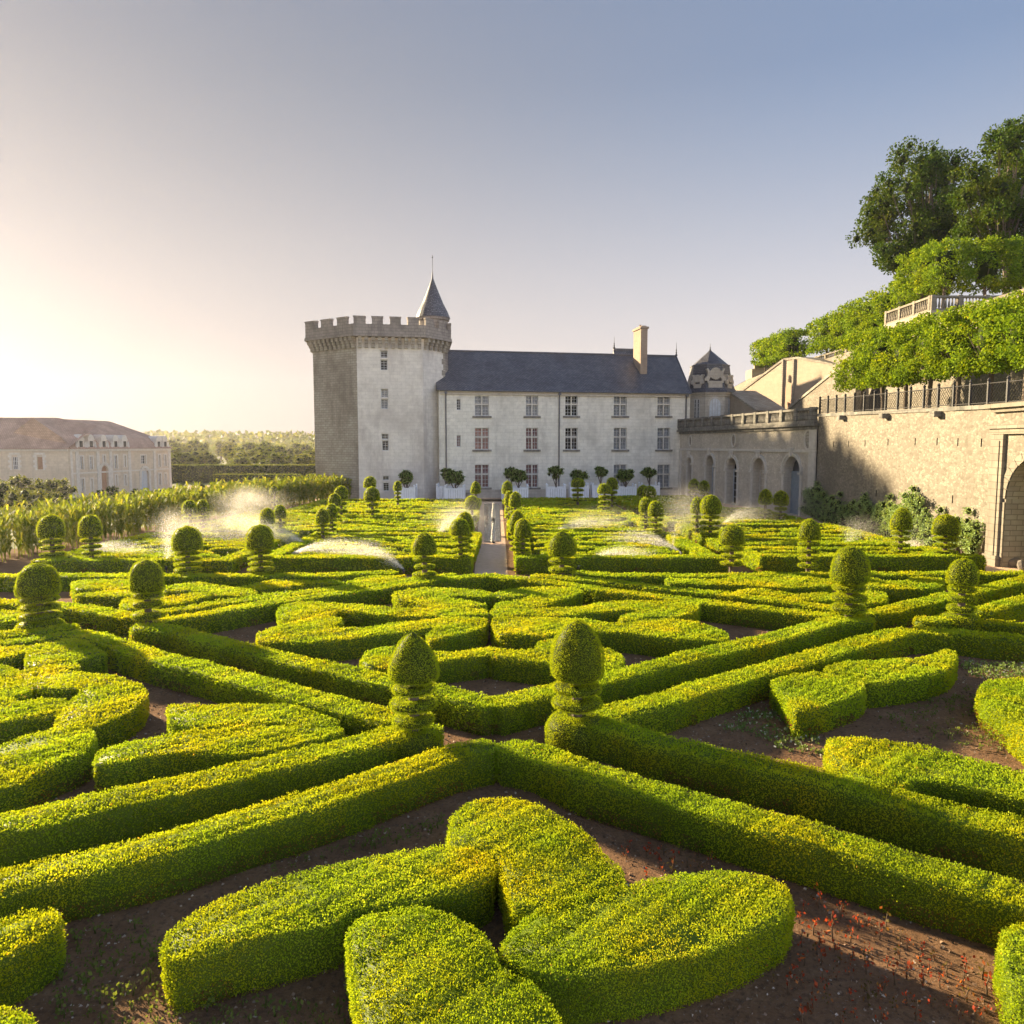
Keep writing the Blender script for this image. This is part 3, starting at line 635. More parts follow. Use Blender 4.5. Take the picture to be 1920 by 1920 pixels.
far_bed(9.8, 60.0, 17.2, 73.5, 'the last bed in the shade of the house', seed=12, H=.5)
print('hedge leaves', HN[0])
# ------------------------------------------------------------------ topiaries: a domed head over clipped tiers on a stem
def lathe_leafy(name, prof, c, mats, smin, parent, tight=.35, n=20, dens=2.2, label=None, wob=.03, lw=.5):
    """prof: (r, z) pairs relative to c; leaves laid over the surface of revolution"""
    mb = MB(); mb.lathe([(max(r - .035, .01), z) for r, z in prof], n); bv = mb.v; bf = mb.f
    pr = np.array(prof); seg = np.diff(pr, axis=0); L = np.linalg.norm(seg, axis=1); rm = (pr[:-1, 0] + pr[1:, 0]) / 2
    A = 2 * np.pi * rm * L
    s0 = max(smin * .8, .0014 * math.hypot(c[0], c[1]))
    k = int(A.sum() * dens / s0 ** 2)
    si = RS.choice(len(L), k, p=A / A.sum()); t = RS.uniform(0, 1, k); ph = RS.uniform(0, 2 * np.pi, k)
    rz = pr[si] + seg[si] * t[:, None]; nr = np.stack([seg[si][:, 1], -seg[si][:, 0]], 1) / L[si][:, None]
    Pp = np.column_stack([rz[:, 0] * np.cos(ph), rz[:, 0] * np.sin(ph), rz[:, 1]])
    N = np.column_stack([nr[:, 0] * np.cos(ph), nr[:, 0] * np.sin(ph), nr[:, 1]])
    W_ = Pp + np.array(c)
    off = wob * .6 * fn(W_, 3.0) + RS.normal(0, .007, k) + (RS.uniform(0, 1, k) < .012) * RS.uniform(.01, .05, k)
    Pp = Pp + N * off[:, None]
    V = leaf_arrays(Pp, N, np.full(k, s0) * 1.1, .7, .2, lw)
    tint = np.clip(.5 + (RS.beta(3, 3, k) - .5) * .8 + .14 * fn(W_, 2.3, 7), 0, 1)
    return build_leafy(name, bv, bf, V, tint, mats, parent, label=label)
def dome(R, z0, z1, pointy=0.0):
    """closed dome: flat underside, steep flanks, round or slightly pointed top"""
    H = z1 - z0; out = [(R * .30, z0 + .02 * H), (R * .86, z0), (R * .97, z0 + .05 * H), (R, z0 + .16 * H)]
    for k in range(1, 11):
        t = k / 10; z = z0 + H * (.16 + .84 * t)
        e = 2.6 - 1.1 * pointy
        r = R * max(0.0, (1 - t ** e)) ** (1 / (2.1 - .7 * pointy))
        out.append((max(r, .015), z))
    return out
def disc(R, z0, z1):
    h = z1 - z0
    return [(R * .22, z0 + .18 * h), (R * .62, z0), (R * .92, z0 + .12 * h), (R, z0 + .45 * h), (R * .95, z0 + .8 * h), (R * .66, z1), (R * .2, z1 - .1 * h)]
TOPI = 'dome-headed yew topiaries of the garden'
def topiary(cx, top, bot, tiers, base, hw, label, ztop=None, foot=0.0, pointy=0.0, zbase=0.0, d=None, foot_px=None, stemw=.10):
    """cx, top, head bottom, tiers [(top,bottom)], base in photo pixels; hw = head width px; base is where the foot meets z=zbase"""
    if d is None: X, Y = un(cx, base, zbase)
    else: X, Y = (cx - 960) / FOC * d, d
    fr = Frame(X, Y, 0.0)
    z = lambda py: fr.at(cx, py)[1]
    R = hw / 2 / FOC * Y * 1.0
    t = empty('topiary', (X, Y, 0), label=label, cat='topiary', group=TOPI)
    c = (X, Y, z(bot)); far = Y > 25
    sm = .026
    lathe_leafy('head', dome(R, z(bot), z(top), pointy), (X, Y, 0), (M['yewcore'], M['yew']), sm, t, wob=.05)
    for i, tr in enumerate(tiers):
        a, b2 = tr[0], tr[1]; w = tr[2] / 2 / FOC * Y if len(tr) > 2 else R * RS.uniform(.92, 1.04)
        lathe_leafy('tier', disc(w, z(b2), z(a)), (X, Y, 0), (M['yewcore'], M['yew']), sm, t)
    zb = z(tiers[-1][1]) if tiers else z(bot)
    if foot_px:
        w, ft, fb = foot_px; w = w / 2 / FOC * Y
        lathe_leafy('foot', [(w * .9, 0.0), (w, .3 * z(ft)), (w * .97, .7 * z(ft)), (w * .8, z(ft) * .95), (w * .3, z(ft))], (X, Y, 0), (M['yewcore'], M['yew']), sm, t)
    mb = MB(); mb.tube([(0, 0, 0), (.01, 0, max(z(bot) * .5, .2)), (0, 0, z(bot) + .1)], [stemw * 1.2, stemw, stemw * .8], 8); mb.build('stem', M['bark'], t)
    return t
topiary(776, 1185, 1273, [(1284, 1296, 84), (1311, 1326, 92), (1341, 1356, 82)], 1372, 98, 'pointed cone-headed topiary left of the centre foreground', zbase=.55, pointy=.9, foot_px=(114, 1368, 1430))
topiary(1081, 1163, 1270, [(1282, 1295, 97), (1309, 1324, 98)], 1352, 102, 'tallest egg-headed topiary with a bushy foot, right of the centre foreground', zbase=.55, pointy=.35, foot_px=(122, 1341, 1420))
topiary(76, 1056, 1115, [(1120, 1127, 70), (1134, 1142, 70), (1149, 1160, 74)], 1172, 74, 'broad dome topiary near the left edge', zbase=.6, foot_px=(90, 1163, 1190))
topiary(278, 1049, 1107, [(1112, 1120, 54), (1127, 1137, 56), (1147, 1159, 58)], 1166, 62, 'slim dome topiary with open tiers, second from the left in the near row', zbase=.58)
topiary(1590, 1024, 1092, [(1097, 1107, 62), (1114, 1126, 66), (1134, 1147, 64)], 1156, 68, 'largest dome topiary on the right half of the near row', zbase=.58)
topiary(1801, 1048, 1095, [(1100, 1109, 50), (1116, 1127, 52), (1135, 1147, 50)], 1158, 53, 'narrow dome topiary near the right edge', zbase=.6, foot_px=(74, 1152, 1170))
for (cx, top, bot, base, hw, nt_, lab, pt) in [
    (99, 965, 1007, 1046, 46, 3, 'dome topiary against the maize at the far left', 0),
    (172, 965, 1005, 1044, 40, 3, 'dome topiary just right of the one against the maize at far left', 0),
    (353, 987, 1031, 1074, 54, 4, 'wide dome topiary standing in the left sprinkler jet', 0),
    (489, 984, 1029, 1074, 52, 4, 'dome topiary between the bright sprinkler plumes left of centre', 0),
    (796, 998, 1039, 1084, 47, 3, 'dome topiary left of the central path at the cross path', .4),
    (863, 972, 1003, 1050, 38, 4, 'nearer of two overlapping domes on the left of the central path', .2),
    (872, 960, 996, 1034, 34, 3, 'farther of two overlapping domes on the left of the central path', .2),
    (980, 972, 1008, 1046, 33, 4, 'nearer of two overlapping domes on the right of the central path', .2),
    (970, 957, 1000, 1036, 32, 3, 'farther of two overlapping domes on the right of the central path', .2),
    (1053, 996, 1041, 1076, 55, 2, 'wide spiky dome topiary right of the central path', .5),
    (1371, 984, 1020, 1064, 47, 3, 'round-headed topiary with a bare stem showing between tiers', 0),
    (1515, 974, 1011, 1068, 41, 4, 'dome topiary with five tiers right of the gallery doors', .2),
    (1687, 952, 992, 1040, 38, 4, 'narrow dome topiary in front of the ivy', .5),
    (1771, 965, 1003, 1042, 46, 3, 'wide dome topiary at the right end of the ivy', 0),
    (502, 952, 982, 1008, 28, 2, 'ghostly dome behind the bright spray, left one', 0),
    (526, 947, 972, 1000, 24, 2, 'ghostly dome behind the bright spray, right one', 0),
    (605, 953, 981, 1006, 26, 3, 'nearer dome of the pair in front of the keep corner', 0),
    (622, 944, 970, 998, 23, 3, 'second dome of the pair in front of the keep corner', 0),
    (628, 925, 948, 976, 24, 2, 'dome in line behind the pair by the keep corner', 0),
    (640, 911, 935, 966, 26, 2, 'farthest dome of the row at the foot of the keep', 0),
    (698, 913, 938, 966, 29, 2, 'dome in front of the pale face of the keep', 0),
    (694, 893, 914, 948, 23, 2, 'dome peeping up behind another before the pale face of the keep', 0),
    (746, 902, 920, 945, 15, 3, 'small thin topiary beside the round tub tree at the keep', 0),
    (892, 903, 925, 950, 19, 1, 'small green dome under the facade windows left of the canal', .3),
    (885, 929, 955, 984, 29, 1, 'ghostly golden dome in the mist left of the canal', .2),
    (951, 902, 925, 952, 20, 1, 'small dome close to the facade right of the canal', 0),
    (955, 919, 947, 976, 20, 2, 'left one of two gold-rimmed domes right of the canal', 0),
    (966, 922, 950, 984, 24, 2, 'right one of two gold-rimmed domes right of the canal', 0),
    (1083, 897, 913, 944, 25, 3, 'dome in front of the tub tree by the middle drainpipe', 0),
    (1133, 907, 925, 958, 26, 3, 'shaded dome before the facade with a taller one behind it', 0),
    (1147, 895, 917, 950, 22, 3, 'taller shaded dome behind the other before the facade', 0),
    (1206, 910, 930, 952, 24, 1, 'left shaded dome of the pair under the last facade windows', 0),
    (1217, 911, 932, 954, 25, 1, 'right shaded dome of the pair under the last facade windows', 0),
    (1210, 933, 960, 990, 25, 3, 'back dome of the gold-edged pair on the lawnlike beds right', 0),
    (1229, 939, 968, 1001, 29, 3, 'front dome of the gold-edged pair on the lawnlike beds right', 0),
    (1300, 898, 918, 944, 19, 3, 'left small dome before the first gallery door', 0),
    (1319, 901, 921, 946, 20, 3, 'right small dome before the first gallery door', 0),
    (1306, 932, 962, 1000, 24, 3, 'smaller dome hidden behind the big gold-edged one by the gallery', 0),
    (1331, 928, 963, 1008, 38, 4, 'big gold-edged dome before the gallery doors', 0),
    (1434, 917, 945, 972, 25, 1, 'misty dome before the fourth gallery door', .3),
    (1463, 920, 947, 972, 27, 2, 'dark dome before the last gallery door', 0),
    (357, 938, 963, 992, 27, 2, 'faint dome in front of the maize, left of the bright spray', 0),
    (381, 937, 961, 990, 23, 2, 'faint dome in front of the maize, next to the bright spray', 0),
    (515, 910, 928, 950, 16, 1, 'tiny dome against the maize near the keep', 0)]:
    # tiers fill the height between the head and the clipped hedge round the foot
    n = nt_; gap = (base - 3 - bot) / n
    tiers = [(bot + gap * (k + .42), bot + gap * (k + .84), hw * RND.uniform(.84, .98)) for k in range(n)]
    topiary(cx, top, bot, tiers, base, hw, lab, pointy=pt, zbase=.56)

# ------------------------------------------------------------------ the long house and its keep
def window(par, x0, z0, x1, z1, y=0.22, nx=2, nz=4, cross=True, inside=None, sill=True, fm=None, arched=False, bars=True):
    """framed casement in an opening: frame with glazing bars, pane, blind or curtain"""
    fm = fm or M['frame']; mb = MB(); w = .07
    W_, H_ = x1 - x0, z1 - z0
    mb.box((x0, y, z0), (x0 + w, y + .07, z1)); mb.box((x1 - w, y, z0), (x1, y + .07, z1))
    mb.box((x0 + w, y, z0), (x1 - w, y + .07, z0 + w)); mb.box((x0 + w, y, z1 - w), (x1 - w, y + .07, z1))
    if bars:
        for k in range(1, nx * 2):
            x = x0 + W_ * k / (nx * 2); t = .015 if k % 2 else .03
            mb.box((x - t, y + .01, z0 + w), (x + t, y + .05, z1 - w))
        for k in range(1, nz):
            z = z0 + H_ * k / nz
            mb.box((x0 + w, y + .014, z - .014), (x1 - w, y + .046, z + .014))
    f = mb.build('window', fm, par)
    if cross:
        mb = MB(); zc = z0 + H_ * .58; xc = (x0 + x1) / 2
        mb.box((x0 - .02, y - .16, zc - .08), (x1 + .02, y - .003, zc + .08)); mb.box((xc - .07, y - .157, z0), (xc + .07, y - .006, zc - .08)); mb.box((xc - .07, y - .157, zc + .08), (xc + .07, y - .006, z1))
        mb.build('stone_cross', M['trim'], f)
    MB().box((x0 + .02, y + .055, z0 + .02), (x1 - .02, y + .062, z1 - .02)).build('pane', M['glass'], f)
    if inside is not None:
        MB().box((x0 - .02, y + .10, z0 - .02), (x1 + .02, y + .14, z1 + .02)).build('curtain' if inside in (M['curtain'], M['curtain2']) else 'blind', inside, f)
    if sill:
        MB().box((x0 - .25, -.14, z0 - .20), (x1 + .25, .1, z0 - .003)).build('sill', M['lichen'], f)
    return f

FA, FAL = px_frame(835, 77.5, 1286, 82.5)
house = empty('manor_house', (FA.o[0], FA.o[1], 0), FA.a, label='long pale three-storey manor wing with slate roof, between the keep and the pavilion', cat='house')
EZ0 = FA.at(845, 732)[1]; EZ1 = FA.at(1283, 738)[1]; EZ = (EZ0 + EZ1) / 2
cols = [(890, 917), (986, 1009), (1060, 1083), (1151, 1175), (1233, 1256)]
rows = [(743, 780), (803, 843), (872, 914)]
holes = []; wins = []
ins = {(0, 0): M['blind'], (0, 1): M['curtain'], (0, 2): M['curtain2'], (1, 0): M['blind'], (1, 1): M['curtain2'], (1, 2): M['curtain2'],
       (2, 0): None, (2, 1): None, (3, 0): M['blind'], (3, 1): M['blind'], (3, 2): M['blind'], (4, 0): M['blind'], (4, 1): M['blind'], (4, 2): M['blind']}
for ci, (a, b) in enumerate(cols):
    for ri, (t, q) in enumerate(rows):
        if ci == 2 and ri == 2: continue
        sk = .013 * ((a + b) / 2 - 903)
        x0, z1 = FA.at(a, t - 1); x1, z0 = FA.at(b, q)
        holes.append(rect(x0, z0, x1, z1)); wins.append((x0, z0, x1, z1, ins.get((ci, ri))))
small = []
for t, q, inn in ((748, 769, None), (816, 838, M['curtain2'])):
    x0, z1 = FA.at(856, t); x1, z0 = FA.at(864, q); holes.append(rect(x0, z0, x1, z1)); small.append((x0, z0, x1, z1, inn))
mb = MB(); mb.wall(rect(-.6, -1, FAL + .3, EZ), holes, 0, .32)
mb.box((-.6, 13.6, -1), (FAL + .3, 14, EZ)); mb.box((-.6, .5, -1), (-.2, 13.6, EZ)); mb.box((FAL - .1, .5, -1), (FAL + .3, 13.6, EZ))
mb.build('wall', M['render'], house)
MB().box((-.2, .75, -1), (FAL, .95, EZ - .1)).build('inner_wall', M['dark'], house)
for w in wins: window(house, *w[:4], inside=w[4], nz=6)
for w in small: window(house, *w[:4], inside=w[4], nz=4, nx=1, cross=False, sill=False)
mb = MB(); mb.box((-.55, -.10, -1), (FAL + .2, -.003, .75)); mb.box((-.55, -.14, .75), (FAL + .2, -.003, .87)); mb.build('plinth', M['ashlar'], house)
mb = MB(); mb.box((-.5, -.18, EZ - .42), (FAL + .25, -.003, EZ - .15)); mb.box((-.5, -.34, EZ - .15), (FAL + .25, .0, EZ)); mb.build('cornice', M['ashlar'], house)
mb = MB(); mb.tube([(-.55, -.42, EZ - .02), (FAL + .2, -.42, EZ - .02)], .08, 6); mb.build('gutter', M['lead'], house)
for px in (836, 1048, 1285):
    x, _ = FA.at(px, 800); zz = EZ
    mb = MB(); mb.tube([(x, -.36, zz - .05), (x, -.12, zz - .6), (x, -.12, .1)], .07, 6); mb.box((x - .13, -.45, zz - .35), (x + .13, -.2, zz - .08)); mb.build('drainpipe', M['lead'], house)
# roof: slate slopes with a hip at the right end
RB = 7.0
xr0, zr0 = FA.at(845, 660, RB); xr1, zr1 = FA.at(1268, 666, RB); zr = (zr0 + zr1) / 2
e = .35; x1e = FAL + .3
mb = MB()
mb.face([(-.8, -e, EZ - .02), (x1e, -e, EZ - .02), (xr1, RB, zr), (-.8, RB, zr)])
mb.face([(x1e, 14 + e, EZ - .02), (-.8, 14 + e, EZ - .02), (-.8, RB, zr), (xr1, RB, zr)])
mb.face([(x1e, -e, EZ - .02), (x1e, 14 + e, EZ - .02), (xr1, RB, zr)])
mb.face([(-.8, 14 + e, EZ - .02), (-.8, -e, EZ - .02), (-.8, RB, zr)])
roof = mb.build('roof', M['slate'], house)
mb = MB(); mb.tube([(-.8, RB, zr + .02), (xr1, RB, zr + .02)], .12, 6); mb.tube([(xr1, RB, zr + .02), (x1e, -e, EZ + .03)], .07, 6); mb.build('ridge_cap', M['lead'], roof)
xc0, zc1 = FA.at(1202, 616, 3.2); xc1, zc0 = FA.at(1214, 690, 3.2)
mb = MB(); mb.box((xc0, 3.2, EZ), (xc1 - .05, 5.6, zc1)); mb.box((xc0 - .12, 3.08, zc1), (xc1 + .07, 5.72, zc1 + .22)); mb.box((xc0 + .1, 3.3, zc1 + .22), (xc1 - .15, 5.5, zc1 + .35)); mb.tube([(xc0 + .35, 4.4, zc1 + .35), (xc0 + .35, 4.4, zc1 + .6)], .12, 8)
mb.build('chimney', M['brick'], roof)
xa, za = FA.at(1150, 657, 11); xb, zb = FA.at(1192, 657, 11)
mb = MB(); mb.face([(xa, 9.5, zr - 1.2), (xb, 9.5, zr - 1.2), (xb, 11, zb), (xa, 11, za)]); mb.face([(xb, 12.5, zr - 1.2), (xa, 12.5, zr - 1.2), (xa, 11, za), (xb, 11, zb)]); mb.face([(xa, 12.5, zr - 1.2), (xa, 9.5, zr - 1.2), (xa, 11, za)]); mb.box((xa, 10.9, za), (xb, 11.1, za + .25)); mb.build('rear_roof', M['slate'], roof)
def finial(par, x, y, z, h):
    mb = MB(); mb.lathe([(.12, z), (.16, z + .1 * h), (.06, z + .16 * h), (.10, z + .28 * h), (.04, z + .34 * h), (.08, z + .45 * h), (.03, z + .52 * h), (.015, z + h)], 8, (x, y)); mb.build('finial', M['iron'], par)
finial(roof, xa + .1, 11, za + .2, 1.4); finial(roof, xb - .1, 11, zb + .2, 1.4)
finial(roof, xr1, RB, zr, 1.6)

# keep: a polygonal mass with machicolated parapet
KD = [(592, 79.0), (673, 75.5), (795, 76.6), (836, 79.6)]
kp = [((px - 960) / FOC * d, d) for px, d in KD]
kpoly = kp + [(-8.5, 91), (kp[0][0] - 1.0, 92)]
keep = empty('keep', (kp[1][0], kp[1][1], 0), label='tall square-headed medieval keep with battlements and machicolations at the left of the house', cat='keep')
kx, ky = kp[1]
L_ = lambda p: (p[0] - kx, p[1] - ky)
KZ = 16.2
def face_frame(a, b): return Frame(a[0], a[1], math.atan2(b[1] - a[1], b[0] - a[0])), math.hypot(b[0] - a[0], b[1] - a[1])
def keep_face(a, b, holes_px, mat, name, par=keep, wins_=True):
    f, ln = face_frame(a, b)
    hs = []
    for (x0p, x1p, t, q, kind) in holes_px:
        xa_, z1_ = f.at(x0p, t); xb_, z0_ = f.at(x1p, q); hs.append((xa_, z0_, xb_, z1_, kind))
    mb = MB(); mb.wall(rect(0, -1, ln, KZ), [rect(*h[:4]) for h in hs], 0, .45)
    o = mb.build(name, mat, par); o.location = (a[0] - kx, a[1] - ky, 0); o.rotation_euler = (0, 0, f.a)
    for h in hs:
        if h[4] == 'slit': continue
        w = window(par, h[0], h[1], h[2], h[3], y=.3, nx=1, nz=4, cross=False, inside=M['blind'] if h[4] == 'blind' else None, sill=False, bars=h[4] != 'open')
        # carry the window on the same face
        w.location = (a[0] - kx, a[1] - ky, 0); w.rotation_euler = (0, 0, f.a)
    return o, f
keep_face(kp[0], kp[1], [], M['oldstone'], 'weathered_wall')
keep_face(kp[1], kp[2], [(713, 727, 657, 671, 'bars'), (713, 727, 674, 694, 'bars'), (714, 728, 729, 745, 'blind'), (714, 728, 748, 767, 'blind'), (715, 729, 813, 824, 'bars'), (716, 729, 826, 845, 'bars'), (717, 730, 892, 901, 'bars'), (718, 730, 905, 921, 'bars')], M['keep'], 'front_wall')
keep_face(kp[2], kp[3], [(822, 827, 727, 747, 'slit'), (823, 828, 792, 814, 'slit'), (824, 829, 855, 875, 'slit')], M['keep'], 'side_wall')
mb = MB(); q = [L_(p) for p in kpoly]
for k in (3, 4, 5):
    a, b = q[k], q[(k + 1) % 6]; mb.face([(a[0], a[1], -1), (b[0], b[1], -1), (b[0], b[1], KZ), (a[0], a[1], KZ)])
mb.build('back_wall', M['oldstone'], keep)
cxk = sum(p[0] for p in q) / 6; cyk = sum(p[1] for p in q) / 6
inn = [(cxk + (x - cxk) * .90, cyk + (y - cyk) * .90) for x, y in q]
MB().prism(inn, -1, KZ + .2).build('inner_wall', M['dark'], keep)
# bands and quoins
def offset_poly(poly, d):
    out = []; n = len(poly)
    for i in range(n):
        p0, p1, p2 = poly[i - 1], poly[i], poly[(i + 1) % n]
        a = Vector((p1[0] - p0[0], p1[1] - p0[1])).normalized(); b = Vector((p2[0] - p1[0], p2[1] - p1[1])).normalized()
        na = Vector((a.y, -a.x)); nb = Vector((b.y, -b.x)); m_ = (na + nb); m_ /= max(m_.length_squared / 2, .2)
        out.append((p1[0] + m_.x * d, p1[1] + m_.y * d))
    return out
mb = MB(); pp = offset_poly(q, .6)
z1_ = KZ + .05
for k in range(6):
    a, b = q[k], q[(k + 1) % 6]; A_, B_ = pp[k], pp[(k + 1) % 6]
    n_ = max(2, int(math.hypot(b[0] - a[0], b[1] - a[1]) / .62))
    ux, uy = (b[0] - a[0]), (b[1] - a[1]); ln = math.hypot(ux, uy); ux /= ln; uy /= ln; nx_, ny_ = uy, -ux
    for j in range(n_):
        t = (j + .5) / n_; cx_, cy_ = a[0] + (b[0] - a[0]) * t, a[1] + (b[1] - a[1]) * t
        for (w_, out_, zz0, zz1) in ((.17, .28, KZ - 1.0, KZ - .62), (.17, .42, KZ - .617, KZ - .3), (.17, .60, KZ - .297, KZ + .04)):
            P4 = [(cx_ - ux * w_ - nx_ * .02, cy_ - uy * w_ - ny_ * .02), (cx_ - ux * w_ + nx_ * out_, cy_ - uy * w_ + ny_ * out_), (cx_ + ux * w_ + nx_ * out_, cy_ + uy * w_ + ny_ * out_), (cx_ + ux * w_ - nx_ * .02, cy_ + uy * w_ - ny_ * .02)]
            mb.prism(P4, zz0, zz1, bottom=True)
mb.build('machicolation', M['oldstone'], keep)
p1 = offset_poly(q, .66); p2 = offset_poly(q, .28); p3 = offset_poly(q, .76)
def ring(mb, A, B, z0, z1):
    n = len(A)
    for k in range(n):
        k2 = (k + 1) % n
        a, b, c_, d_ = A[k], A[k2], B[k2], B[k]
        mb.face([(*a, z0), (*b, z0), (*b, z1), (*a, z1)]); mb.face([(*c_, z0), (*d_, z0), (*d_, z1), (*c_, z1)])
        mb.face([(*a, z1), (*b, z1), (*c_, z1), (*d_, z1)]); mb.face([(*d_, z0), (*c_, z0), (*b, z0), (*a, z0)])
mb = MB(); ring(mb, p3, p2, KZ + .05, KZ + .33); ring(mb, p1, p2, KZ + .33, KZ + 1.25)
KT = KZ + 2.02
for k in range(6):
    a, b = p1[k], p1[(k + 1) % 6]; c_, d_ = p2[(k + 1) % 6], p2[k]
    ln = math.hypot(b[0] - a[0], b[1] - a[1]); nm = max(1, round(ln / (2.55 if k == 0 else 1.7 if k < 3 else 2.2)))
    for j in range(nm):
        t0, t1 = (j + .02) / nm, (j + .62) / nm
        if k == 0 and j == 0: t0 = 0.0
        I = lambda u, v, t: (u[0] + (v[0] - u[0]) * t, u[1] + (v[1] - u[1]) * t)
        Q = [I(a, b, t0), I(a, b, t1), I(d_, c_, t1), I(d_, c_, t0)]
        mb.prism(Q, KZ + 1.251, KT - .16)
        cq = (sum(x for x, y in Q) / 4, sum(y for x, y in Q) / 4)
        mb.prism([(cq[0] + (x - cq[0]) * 1.09, cq[1] + (y - cq[1]) * 1.12) for x, y in Q], KT - .16, KT, bottom=True)
mb.build('battlement', M['parapet'], keep)
MB().prism(inn, KZ + .3, KZ + .45).build('roof_terrace', M['lead'], keep)
# stair turret with its cone
td = 81.0; tx = (814.5 - 960) / FOC * td; tf = Frame(tx, td, 0)
rt = 27.5 / FOC * td; zt = tf.at(814, 597)[1]; za_ = tf.at(812, 523)[1]; zs = tf.at(812, 478)[1]
mb = MB(); mb.lathe([(rt, KZ - 4), (rt, zt - .35), (rt + .16, zt - .25), (rt + .16, zt)], 20, (tx - kx, td - ky)); tur = mb.build('turret', M['parapet'], keep)
R2 = 31 / FOC * td
mb = MB(); mb.lathe([(R2 + .05, zt - .02), (R2, zt + .12), (R2 * .86, zt + .75), (R2 * .62, zt + (za_ - zt) * .38), (R2 * .30, zt + (za_ - zt) * .72), (.10, za_), (.05, za_ + .7), (.02, za_ + .8)], 24, (tx - kx, td - ky)); mb.build('cone_roof', M['slate'], tur)
mb = MB(); mb.tube([(tx - kx, td - ky, za_ + .7), (tx - kx, td - ky, zs)], .025, 6); mb.lathe([(.02, zs - .35), (.09, zs - .25), (.02, zs - .15)], 8, (tx - kx, td - ky)); mb.build('spike', M['iron'], tur)
# rough quoins at the corner with the house
mb = MB(); a, b = L_(kp[2]), L_(kp[3])
for j in range(26):
    w_ = .55 if j % 2 else .3
    z_ = .6 + j * .58
    t = 1 - w_ / math.hypot(b[0] - a[0], b[1] - a[1])
    u_ = Vector((b[0] - a[0], b[1] - a[1])).normalized(); n_ = Vector((u_.y, -u_.x)) * .02
    s_ = (a[0] + (b[0] - a[0]) * t, a[1] + (b[1] - a[1]) * t)
    mb.prism([(s_[0] + n_.x, s_[1] + n_.y), (b[0] + n_.x, b[1] + n_.y), (b[0] - n_.x, b[1] - n_.y), (s_[0] - n_.x, s_[1] - n_.y)], z_, z_ + .56)
mb.build('quoin', M['oldstone'], keep)

# corner pavilion with mansard and carved dormers
PD = 86.0; pcx = (1326 - 960) / FOC * (PD + 3); pav = empty('pavilion', (pcx, PD + 3, 0), label='small octagonal pavilion with slate mansard and carved dormers at the house corner', cat='pavilion')
pf = Frame(pcx, PD, 0); zz = lambda py, back=0: Frame(pcx, PD + back, 0).at(1326, py)[1]
Rp = 42 / FOC * (PD + 2.4) / math.cos(math.pi / 8)
z_c = zz(735)
mb = MB(); ph = math.pi / 8
mb.lathe([(Rp, -1), (Rp, z_c - .5), (Rp + .12, z_c - .45), (Rp + .12, z_c - .3), (Rp + .3, z_c - .15), (Rp + .3, z_c)], 8, ph=ph); mb.build('wall', M['ashlar'], pav)
z_b = zz(682); z_a = zz(657, 3)
mb = MB(); mb.lathe([(Rp + .42, z_c), (Rp + .05, z_c + .45), (Rp - .28, z_c + 1.3), (Rp - .48, z_c + 2.2), (Rp - .62, z_b), (.08, z_a)], 8, ph=ph); pr_ = mb.build('roof', M['slate'], pav)
mb = MB(); mb.lathe([(Rp - .54, z_b - .03), (Rp - .54, z_b + .08), (Rp - .66, z_b + .1)], 8, ph=ph, caps=False); mb.build('roof_band', M['lead'], pr_)
finial(pr_, 0, 0, z_a - .1, .9)
def pav_side(k):  # outward unit vector and apothem of a side
    a = k * math.pi / 4
    return a
